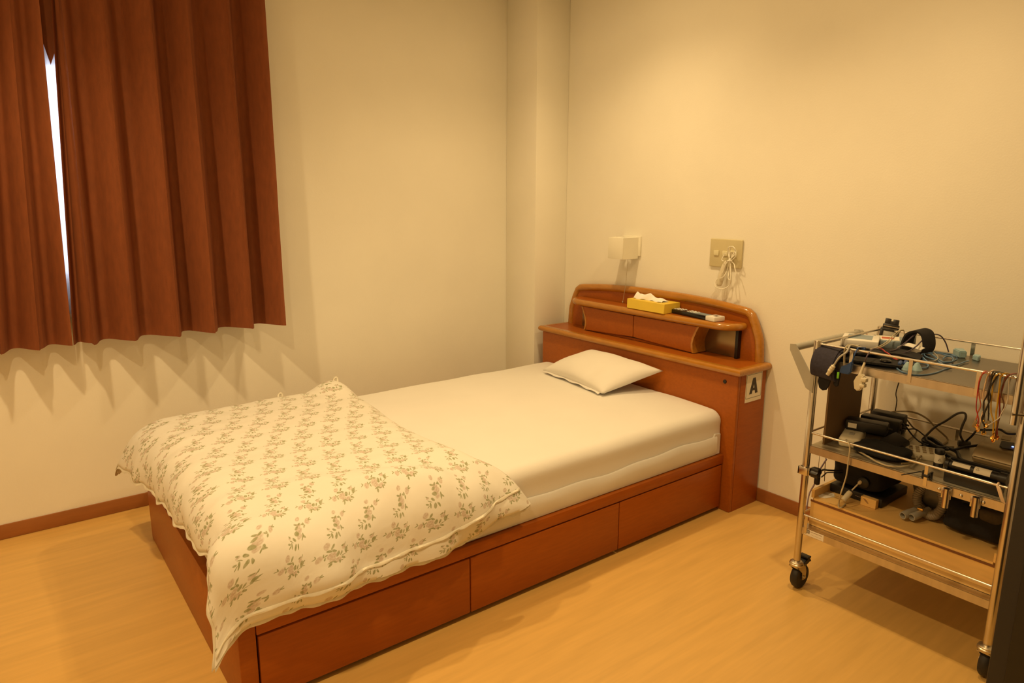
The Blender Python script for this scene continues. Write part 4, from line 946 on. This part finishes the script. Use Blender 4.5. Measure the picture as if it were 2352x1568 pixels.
# cream round connector, blue plug, cream finger clip over the front rail
cc = thing('cream_connector', 'cream round metal connector hanging on the navy belt', 'connector', (-.56, -2.13, .77))
d_ = Vector((.0, .020, -.040)).normalized()
p0 = Vector((-.570, -2.134, .812))
rr = [(.003, 0), (.004, .004), (.0068, .006), (.0068, .010), (.0055, .011), (.0075, .013), (.0075, .018), (.006, .019), (.0075, .021), (.0075, .027), (.006, .029), (.006, .040), (.0045, .0405), (.004, .036)]
rg = []
a1 = d_.orthogonal().normalized(); a2 = d_.cross(a1)
for r, h in rr: rg.append([p0+d_*h+(a1*math.cos(t)+a2*math.sin(t))*r for t in [2*PI*j/16 for j in range(16)]])
build('shell', MB().loft(rg), 'cream', cc)
build('cord', MB().tube(spline([tuple(p0), (-.566, -2.146, .837), (-.553, -2.158, .852), (-.520, -2.150, .866), (-.469, -2.133, .856), (-.437, -2.139, .856)], 4), .0030, 8), 'greyplastic', cc, smooth=60)
bp_ = thing('blue_plug', 'dark blue flat plug hanging over the front rail', 'connector', (-.55, -2.16, .79))
build('shell', MB().prism([(-2.143, .788), (-2.148, .807), (-2.166, .816), (-2.174, .826), (-2.180, .824), (-2.179, .795), (-2.172, .786), (-2.150, .785)], 'x', -.556, -.544, .002), 'blue', bp_)
build('cord', MB().tube(spline([(-.550, -2.176, .823), (-.548, -2.179, .838), (-.545, -2.181, .852), (-.528, -2.180, .866), (-.505, -2.180, .864), (-.485, -2.182, .861)], 4), .0022, 8), 'blue', bp_, smooth=60)
build('boot', MB().lathe([(.0035, 0), (.0045, .003), (.0045, .009), (.003, .012)], (-.500, -2.181, .858), 'x', 12), 'blue', bp_)
build('green_clip', MB().box((-.553, -2.136, .766), (-.547, -2.142, .786), .001), 'green', bp_)
fc = thing('finger_clip', 'cream finger clip plug hanging below the front rail', 'connector', (-.55, -2.21, .76))
build('shell', MB().prism([(-2.192, .770), (-2.196, .748), (-2.204, .743), (-2.214, .746), (-2.222, .760), (-2.222, .790), (-2.214, .796), (-2.206, .794), (-2.198, .786)], 'x', -.562, -.545, .003), 'cream', fc)
build('jaw', MB().box((-.566, -2.214, .774), (-.548, -2.230, .786), .002).box((-.566, -2.212, .757), (-.548, -2.227, .767), .002), 'cream', fc)
build('strain_relief', MB().cyl((-.553, -2.206, .790), (-.546, -2.2125, .830), .0052, .0030, n=12), 'cream', fc)
bc = thing('blue_cable_coil', 'coil of light blue cable with pale plugs in the middle of the top tray', 'cable', (-.28, -2.3, ZT))
for k in ['blue_a', 'blue_b', 'blue_c', 'blue_e', 'blue_f', 'blue_g']: build('cable_turn', MB().tube(spline(PATHS[k], 4), .0021, 6), 'bluecable', bc, smooth=60)
build('cable_turn', MB().tube(spline(PATHS['blue_d'], 4), .0016, 6), 'greyplastic', bc, smooth=60)
mb = MB().xf((-.135, -2.318, ZT+.012), (0, 0, math.radians(35))); mb.prism([(-.030, -.012), (-.034, .010), (.010, .016), (.018, .012), (.018, -.016)], 'z', -.0115, .011, .003); build('pale_plug', mb, 'skyblue', bc)
mb = MB().xf((-.150, -2.372, ZT+.008), (0, 0, math.radians(20))); mb.prism([(-.024, -.004), (-.008, .011), (.014, .010), (.020, 0), (.012, -.011), (-.008, -.010)], 'z', -.0075, .007, .002); build('pale_plug', mb, 'skyblue', bc)
for (x, y) in ((-.462, -2.298), (-.446, -2.318)):
    build('white_cone', MB().lathe([(.016, .0003), (.014, .004), (.006, .020), (.003, .023)], (x, y, ZT), 'z', 16), 'skyblue', bc)
for (x, y) in ((-.440, -2.268), (-.418, -2.274)):
    mb = MB().xf((x, y, ZT+.010), (PI/2, 0, math.radians(-72))); mb.lathe([(.003, -.022), (.006, -.018), (.0065, 0), (.0045, .012), (.0045, .022)], (0, 0, 0), 'z', 12); build('blue_plug', mb, 'blue', bc)
# electrode leads over the front rail
leads = [('l_salmon', 'salmon', 'salmon-coloured', .0016, 'clip'), ('l_red', 'red', 'red', .0015, 'cup'), ('l_cream', 'creamc', 'cream', .0021, 'cup'), ('l_grey', 'greyc', 'dark grey', .0018, 'bead'),
         ('l_black', 'black', 'black', .0020, 'cup'), ('l_black2', 'rubber', 'thin black', .0016, 'clip'), ('l_yellow', 'yellowc', 'yellow, farther left of two,', .0018, 'cup'), ('l_yellow2', 'yellowc', 'bright yellow, farther right of two,', .0021, 'cup'),
         ('l_darkred', 'darkred', 'dark red', .0020, 'cup'), ('l_brown', 'brownc', 'brown', .0016, 'cup'), ('l_white', 'whitec', 'thin white', .0013, 'cup')]
for key, m, word, r, end in leads:
    P = PATHS[key]
    e = single('electrode_lead', MB().tube(spline(P, 4), r, 6), m, f'{word} electrode lead hanging over the front rail at the right', 'lead', 'electrode leads over the trolley rail', smooth=60)
    x, y, z = P[-1]
    if end == 'cup':
        mb = MB().xf((x, y, z), (0, math.radians(-65), random.uniform(-.8, .8))); mb.lathe([(.0001, -.002), (.0030, -.0015), (.0052, .0015), (.0062, .002), (.0052, .003), (.0025, .0005)], (0, 0, 0), 'z', 14); build('gold_cup', mb, 'gold', e)
    elif end == 'clip':
        mb = MB().xf((x, y, z-.006), (.25, 0, 0)); mb.box((-.003, -.004, -.010), (.003, .004, .010), .001); build('clip', mb, 'olive', e)
    else:
        mb = MB().xf((x, y, z), (0, 0, 0)); mb.lathe([(.0005, -.004), (.003, -.002), (.003, .002), (.0005, .004)], (0, 0, 0), 'z', 10); build('bead', mb, 'gold', e)

# ---- middle tray things
single('brown_board', MB().prism([(-.492, .5232), (-.268, .5232), (-.268, .781), (-.492, .781)], 'y', -2.088, -2.082), 'board', 'brown board standing upright at the left of the middle tray', 'board')
wb = thing('white_adapter', 'white adapter box under the black bricks on the middle tray', 'adapter', (-.40, -2.13, ZM))
mb = MB().xf((-.388, -2.128, ZM+.0008), (0, 0, math.radians(18))); mb.box((-.075, -.032, 0), (.060, .032, .034), .010, 3); build('case', mb, 'cream', wb)
mb = MB().xf((-.388, -2.128, ZM+.0345), (0, 0, math.radians(18))); mb.box((-.04, -.008, 0), (-.01, .008, .001), .0004); build('badge', mb, 'greyplastic', wb)
def brick(label, c, size, rz, tilt=(0, 0), lab=None):
    t = thing('power_adapter', label, 'adapter', c, 'black power bricks on the middle tray')
    X = (c, (tilt[0], tilt[1], rz))
    mb = MB().xf(*X); mb.box((-size[0]/2, -size[1]/2, 0), (size[0]/2, size[1]/2, size[2]), .005); build('case', mb, 'black', t)
    if lab:
        mb = MB().xf(*X); mb.box((-size[0]/2-.0006, size[1]/2-.036, .008), (-size[0]/2+.0002, size[1]/2-.010, size[2]-.010)); build('white_label', mb, 'paper', t, smooth=0)
    mb = MB().xf(*X); mb.cyl((0, -size[1]/2+.002, size[2]/2), (0, -size[1]/2-.012, size[2]/2), .0042, .003, n=10); build('strain_relief', mb, 'black', t)
    return t
brick('black power brick with a white label lying on the white adapter', (-.345, -2.150, .5585), (.052, .125, .034), math.radians(16), (0, 0), True)
brick('black power brick standing behind the labelled brick', (-.245, -2.150, ZM+.001), (.042, .122, .062), math.radians(8))
brick('low black power brick farthest back near the brown board', (-.175, -2.145, ZM+.001), (.040, .105, .064), math.radians(6))
bg_ = thing('black_pouch', 'flat black pouch at the front left of the middle tray', 'pouch', (-.44, -2.24, ZM))
def blob(c, size, seed, flat=.5, n=20, amp=.12, ex=.55):
    rings = []
    def se(a, e): return math.copysign(abs(a)**e, a)
    for i in range(n+1):
        ph = -PI/2+PI*i/n; r = []
        for j in range(28):
            th = 2*PI*j/28
            d = Vector((se(math.cos(ph), ex)*se(math.cos(th), ex), se(math.cos(ph), ex)*se(math.sin(th), ex), se(math.sin(ph), ex)))
            k = 1+amp*noise.noise(d*1.9+Vector((seed, 0, 0)))
            r.append(Vector((d.x*size[0]/2*k, d.y*size[1]/2*k, d.z*size[2]/2*k)))
        rings.append(r)
    zmin = min(p.z for r in rings for p in r)
    return [[p+Vector(c)-Vector((0, 0, zmin)) for p in r] for r in rings]
build('body', MB().loft(blob((-.435, -2.245, ZM+.001), (.115, .155, .030), 3)), 'blackcloth', bg_, smooth=60)
mb = MB().xf((-.375, -2.255, ZM+.026), (math.radians(12), math.radians(-24), math.radians(-30))); mb.box((-.030, -.030, 0), (.030, .030, .016), .002); build('flap', mb, 'black', bg_)
kb = thing('white_terminal_block', 'cream terminal block lying amid cables on the middle tray', 'device', (-.33, -2.33, ZM))
mb = MB().xf((-.335, -2.325, ZM+.0005), (0, 0, math.radians(25))); mb.box((-.045, -.055, 0), (.040, .050, .018), .003); build('case', mb, 'cream', kb)
mb = MB().xf((-.335, -2.325, ZM+.0185), (0, 0, math.radians(25)))
for i in range(5):
    for j in range(3): mb.box((-.03+j*.022, -.042+i*.018, 0), (-.018+j*.022, -.032+i*.018, .002))
build('terminals', mb, 'olive', kb, smooth=0)
bt = thing('labelled_cylinder', 'black capped cylinder with a white warning label standing mid tray', 'cylinder', (-.40, -2.395, ZM))
cyx = (-.405, -2.394)
build('body', MB().lathe([(.0115, ZM+.0005), (.0128, ZM+.002), (.0128, ZM+.014), (.0120, ZM+.015), (.0120, ZM+.045), (.0001, ZM+.045)], (*cyx, 0), 'z', 24), 'black', bt)
build('white_label', MB().lathe([(.0123, ZM+.0165), (.0123, ZM+.043), (.0122, ZM+.043), (.0122, ZM+.0165)], (*cyx, 0), 'z', 28), 'paper', bt)
build('cap', MB().lathe([(.0125, ZM+.0445), (.0132, ZM+.046), (.0132, ZM+.055), (.0115, ZM+.058), (.0001, ZM+.058)], (*cyx, 0), 'z', 24), 'black', bt)
def tri(mb, o, ex, ey, s, w):
    o, ex, ey = Vector(o), Vector(ex), Vector(ey); P = [o+ey*s*.6, o-ex*s*.55-ey*s*.35, o+ex*s*.55-ey*s*.35]
    mb.tube(P, w, 4, closed=True); return mb
va = Vector((-.86, -.51, 0))
build('warning_triangle', tri(MB(), Vector((*cyx, ZM+.028))+va*.0128, (.51*-1, .86, 0), (0, 0, 1), .0075, .0005), 'ink', bt, smooth=0)
st_ = thing('black_battery_bar', 'black bar with two white labels behind the front rail at the right', 'battery', (-.46, -2.51, ZM))
build('case', MB().box((-.505, -2.445, ZM+.0005), (-.462, -2.583, ZM+.034), .004), 'black', st_)
build('top_roll', MB().tube([(-.478, -2.440, ZM+.046), (-.478, -2.449, ZM+.046), (-.478, -2.4495, ZM+.046), (-.478, -2.571, ZM+.046), (-.478, -2.5715, ZM+.046), (-.478, -2.590, ZM+.046)], [.0155, .0155, .0125, .0125, .0165, .0165], 20), 'black', st_)
def sleeve(ya, yb, r, a0, a1):
    rings = []
    for y in (ya, yb): rings.append([Vector((-.478+r*math.cos(a), y, ZM+.046+r*math.sin(a))) for a in [a0+(a1-a0)*i/10 for i in range(11)]]+[Vector((-.478+(r-.0004)*math.cos(a), y, ZM+.046+(r-.0004)*math.sin(a))) for a in [a1+(a0-a1)*i/10 for i in range(11)]])
    return MB().loft(rings)
build('white_label', sleeve(-2.458, -2.502, .0130, 1.9, 2.9), 'paper', st_)
build('white_label', sleeve(-2.512, -2.552, .0131, .8, 3.3), 'paper', st_)
build('warning_triangle', tri(MB(), Vector((-.478-.0100, -2.521, ZM+.046+.0092)), (0, -1, 0), (.7, 0, .72), .007, .0005), 'ink', st_, smooth=0)
dd = thing('champagne_device', 'champagne-coloured box with a blue light at the right of the middle tray', 'device', (-.15, -2.49, ZM))
pr = [(-.268, .0008), (-.275, .018), (-.262, .040), (-.235, .052), (-.20, .056), (-.055, .060), (-.045, .055), (-.045, .0008)]
mb = MB().prism([(x, ZM+z) for x, z in pr], 'y', -2.436, -2.612, .004)
build('case', mb, 'golddev', dd)
mb = MB().xf((-.200, -2.510, ZM+.0570), (0, math.radians(-2), math.radians(12))); mb.prism([(-.035, .016), (-.020, .026), (.030, .026), (.035, -.03), (-.03, -.03)], 'z', 0, .0012); build('indicator_panel', mb, 'darkframe', dd, smooth=0)
mb = MB().xf((-.135, -2.478, ZM+.0585), (0, math.radians(-1.6), math.radians(12))); mb.box((-.02, -.012, 0), (.02, .012, .0008)); build('ochre_sticker', mb, 'olive', dd, smooth=0)
build('blue_led', MB().lathe([(.0035, 0), (.003, .0015), (.0001, .002)], (-.209, -2.518, ZM+.0582), 'z', 10), 'led', dd)
ps = thing('black_power_strip', 'long black strip lying behind the labelled black bar', 'power strip', (-.36, -2.5, ZM))
build('body', MB().box((-.375, -2.40, ZM+.0005), (-.335, -2.60, ZM+.022), .004), 'black', ps)
build('ridge', MB().box((-.362, -2.41, ZM+.022), (-.348, -2.59, ZM+.026), .001), 'blackcloth', ps)
pt_ = thing('rail_wrap', 'cream strip tied round the middle rail beside the black cabinet', 'tie', (CX, -2.585, .53))
build('loop', MB().tube([(CX+.0065*math.cos(a), -2.585+.0015*math.sin(a), .5637+.0065*math.sin(a)) for a in [2*PI*i/14 for i in range(14)]], .0022, 6, closed=True), 'creamc', pt_, smooth=60)
build('tail', ribbon([(CX-.007, -2.584, .566), (CX-.010, -2.590, .556), (CX-.011, -2.597, .540), (CX-.010, -2.604, .524)], .011, .0012, (0, 1, .3)), 'creamc', pt_)
build('tail', ribbon([(CX-.006, -2.586, .564), (CX-.004, -2.592, .552), (CX-.004, -2.597, .534)], .009, .0012, (.4, 1, .2)), 'creamc', pt_)
cl2 = thing('rail_clip', 'black clip round the middle rail support', 'clip', (CX, -2.412, .53))
build('body', MB().box((CX-.0095, -2.402, .530), (CX+.012, -2.420, .537), .001).box((CX-.003, -2.399, ZM+.001), (CX+.014, -2.404, .545), .001).box((CX-.003, -2.418, ZM+.001), (CX+.014, -2.423, .545), .001), 'black', cl2)
cab = [('m_grey_loop', 'grey_cable', .0036, 'greyc', 'thick dark grey cable standing up in a tall loop'), ('m_black_right', 'black_cable', .0034, 'black', 'black cable running right along the back rail of the middle tray'),
 ('m_olive', 'olive_cable', .0030, 'olive', 'olive-brown cable arching behind the black bricks'), ('m_beige', 'olive_cable', .0026, 'olive', 'olive-brown cable curling down beside the black bricks'),
 ('m_adapter_a', 'adapter_cable', .0026, 'black', 'upper black cable leaving the standing power brick'), ('m_adapter_b', 'adapter_cable', .0024, 'black', 'lower black cable leaving the standing power brick'),
 ('m_bundle', 'thick_cable', .0060, 'black', 'thick black cable lying left of the champagne device'), ('m_bundle_b', 'thick_cable', .0050, 'black', 'thick black cable crossing the middle of the tray'), ('m_bundle_c', 'thick_cable', .0042, 'rubber', 'thick black cable lying behind the champagne device'),
 ('m_beige_loop', 'beige_cable', .0025, 'beige', 'beige cable lying in a wide loop on the front of the middle tray'), ('m_greybeige', 'olive_cable', .0026, 'olive', 'olive-brown cable winding round the terminal block'), ('m_thin', 'thin_cable', .0016, 'rubber', 'thin dark cable curling at the front edge of the middle tray')]
for k, nm, r, m, lab_ in cab: cable(k, nm, r, m, lab_)
co = thing('coiled_cable', 'tied oval coil of black cable in the middle of the tray', 'cable', (-.23, -2.31, ZM))
for k in ('m_coil_a', 'm_coil_b', 'm_coil_c'): build('cable_turn', MB().tube(spline(PATHS[k], 4), .0038, 6), 'black', co, smooth=60)
build('ferrite', MB().xf((-.150, -2.372, ZM+.012), (0, 0, .5)).lathe([(.006, -.018), (.0105, -.016), (.0105, .016), (.006, .018)], (0, 0, 0), 'y', 14), 'greyc', co)

# ---- lowest tray things
fb = thing('ferrite_cable', 'beige cable with a bead hanging from the middle rail to the plywood box', 'cable', (CX, -2.18, ZB_))
build('cord', MB().tube(spline(PATHS['m_hang'], 4), .0023, 6), 'beige', fb, smooth=60)
pA, pB = Vector((-.468, -2.160, .352)), Vector((-.440, -2.168, .378))
d_ = (pB-pA).normalized(); a1 = d_.orthogonal().normalized(); a2 = d_.cross(a1)
build('bead', MB().loft([[pA+d_*h+(a1*math.cos(t)+a2*math.sin(t))*r for t in [2*PI*j/14 for j in range(14)]] for r, h in [(.004, -.006), (.0085, -.004), (.009, .0), (.009, .028), (.0075, .032), (.003, .034)]]), 'cream', fb)
build('tip_cord', MB().tube(spline([tuple(pB), (-.430, -2.175, .392), (-.424, -2.180, .402)], 4), .0024, 6), 'beige', fb, smooth=60)
build('tip', MB().xf((-.422, -2.182, .405), (.5, .3, 0)).lathe([(.003, -.006), (.0055, -.003), (.0055, .004), (.003, .008)], (0, 0, 0), 'z', 10), 'cream', fb)
bk_ = thing('black_equipment_case', 'big dark equipment case under the middle tray at the left', 'case', (-.32, -2.15, ZB_))
build('body', MB().loft(blob((-.300, -2.155, ZB_+.032), (.21, .165, .105), 5, amp=.05, ex=.35)), 'blackcloth', bk_, smooth=60)
build('knob', MB().lathe([(.012, -.012), (.018, -.008), (.018, .004), (.010, .010)], (-.408, -2.190, .405), 'x', 18), 'black', bk_)
fl = thing('flat_black_case', 'flat dark case under the big dark equipment case', 'case', (-.32, -2.16, ZB_))
build('body', MB().box((-.405, -2.078, ZB_+.0005), (-.22, -2.250, ZB_+.030), .004), 'black', fl)
build('silver_line', MB().box((-.4058, -2.165, ZB_+.0145), (-.4048, -2.200, ZB_+.0155)), 'steel', fl, smooth=0)
lb = thing('leaf_box', 'small tan box with a leaf print in front of the flat dark case', 'box', (-.42, -2.215, ZB_))
build('carton', MB().box((-.428, -2.193, ZB_+.0005), (-.409, -2.242, ZB_+.030), .001, 1), 'ply', lb)
lf_ = [(0.0095*math.cos(a), .0048*math.sin(a)*(1-.25*math.cos(a))) for a in [2*PI*i/16 for i in range(16)]]
ca, sa_ = math.cos(-.5), math.sin(-.5)
build('leaf_print', MB().prism([(-2.210+(x*ca-y*sa_), ZB_+.019+(x*sa_*-1+y*ca)) for x, y in lf_], 'x', -.4288, -.4278), 'plyedge', lb, smooth=0)
build('leaf_vein', MB().tube([(-.4290, -2.218, ZB_+.0145), (-.4290, -2.202, ZB_+.0235)], .0006, 4), 'ply', lb, smooth=0)
single('paper_scrap', MB().prism([(-.470, -2.072), (-.425, -2.070), (-.415, -2.10), (-.44, -2.115), (-.475, -2.10), (-.482, -2.085)], 'z', ZB_+.0004, ZB_+.001), 'paper', 'cream paper scrap lying at the left of the plywood box top', 'paper')
hs = thing('breathing_hose', 'translucent ribbed hose coiled in a bag with two grey cuffs', 'hose', (-.36, -2.36, ZB_))
for c, r0, tl in (((-.345, -2.365, ZB_+.062), .046, .15), ((-.33, -2.372, ZB_+.060), .042, -.1)):
    pts = []; rad = []
    for i in range(150):
        a = 2*PI*i/150
        pts.append((c[0]+(.030*math.sin(a)*.6 if True else 0)+tl*.2*math.cos(a), c[1]+r0*math.cos(a), c[2]+r0*math.sin(a))); rad.append(.0135+.0016*math.cos(i*PI/1.5))
    build('ribbed_hose', MB().tube(pts, rad, 12, closed=True), 'tube', hs, smooth=60)
for (x, y) in ((-.444, -2.330), (-.434, -2.352)):
    e = Vector((.075, -.020, .012)); p = Vector((x, y, ZB_+.0185)); d_ = e.normalized(); a1 = d_.orthogonal().normalized(); a2 = d_.cross(a1)
    prof = [(.0085, .030), (.0085, .002), (.0088, 0), (.0110, 0), (.0118, .004), (.0118, .030), (.0105, .032), (.0105, .075), (.0001, .075)]
    build('cuff', MB().loft([[p+d_*h+(a1*math.cos(t)+a2*math.sin(t))*r for t in [2*PI*j/18 for j in range(18)]] for r, h in prof]), 'tubeend', hs)
build('orange_tag', MB().box((-.402, -2.352, ZB_+.034), (-.398, -2.368, ZB_+.042), .001), 'gold', hs)
build('plastic_bag', MB().loft(blob((-.300, -2.365, ZB_+.008), (.09, .125, .125), 9, amp=.15, ex=.7)), mat('clear_bag', (.10, .085, .06), .25, noise_amt=.3, noise_scale=14), hs, smooth=60)
bb2 = thing('black_bag', 'large black soft bag at the right of the plywood box top', 'bag', (-.33, -2.51, ZB_))
build('body', MB().loft(blob((-.330, -2.505, ZB_+.0006), (.175, .172, .098), 13, amp=.12, ex=.5)), 'blackcloth', bb2, smooth=60)
build('handle', ribbon([(-.36, -2.46, ZB_+.090), (-.39, -2.47, ZB_+.108), (-.40, -2.50, ZB_+.114), (-.39, -2.53, ZB_+.108), (-.36, -2.545, ZB_+.090)], .02, .004, (1, 0, .6)), 'blackcloth', bb2)
build('mesh_pocket', MB().loft(blob((-.402, -2.545, ZB_+.068), (.03, .06, .036), 2, amp=.1)), mat('olive_mesh', (.06, .042, .02), .7, noise_amt=.3, noise_scale=60), bb2, smooth=60)

# ---- cords at the left end of the trolley
for k, m, r, lab_ in [('w_left_a', 'olive', .0010, 'thin dark wire hanging nearest the left trolley post'), ('w_left_b', 'brownc', .0014, 'thin brown wire hanging in front of the brown board'), ('w_purple', 'lilac', .0026, 'lilac cable hanging down beside the plywood box'), ('w_back', 'greyc', .0020, 'thin dark cord hanging behind the middle tray')]:
    cable(k, 'hanging_wire', r, m, lab_, 'wire')
fw_ = thing('ferrite_plug', 'black ferrite plug on a short cord beside the post clamp', 'plug', (-.45, -2.06, .36))
build('cord', MB().tube(spline([(-.40, -2.115, .418)]+PATHS['w_black'], 4), .0034, 8), 'black', fw_, smooth=60)
build('cord', MB().tube(spline([(-.40, -2.115, .410)]+PATHS['w_black_b'], 4), .0022, 8), 'black', fw_, smooth=60)
build('barrel', MB().lathe([(.004, 0), (.009, .003), (.0095, .006), (.0095, .030), (.008, .034), (.003, .037)], (-.452, -2.0560, .362), 'z', 16), 'black', fw_)

# ---------------------------------------------------------------- black cabinet at the right edge
bc_ = thing('equipment_cabinet', 'tall black cabinet cut off by the right photo edge', 'cabinet', (-.96, -3.08, 0))
build('carcass', MB().box((-1.195, -2.795, .0), (-.74, -3.40, 1.06), .004), 'darkframe', bc_)
build('door', MB().box((-1.2005, -2.823, .03), (-1.193, -3.372, 1.03), .002), 'cab_black', bc_)
build('door_handle', MB().tube(spline([(-1.199, -3.33, .62), (-1.215, -3.33, .625), (-1.215, -3.33, .735), (-1.199, -3.33, .74)], 4), .005, 8), 'steel', bc_)
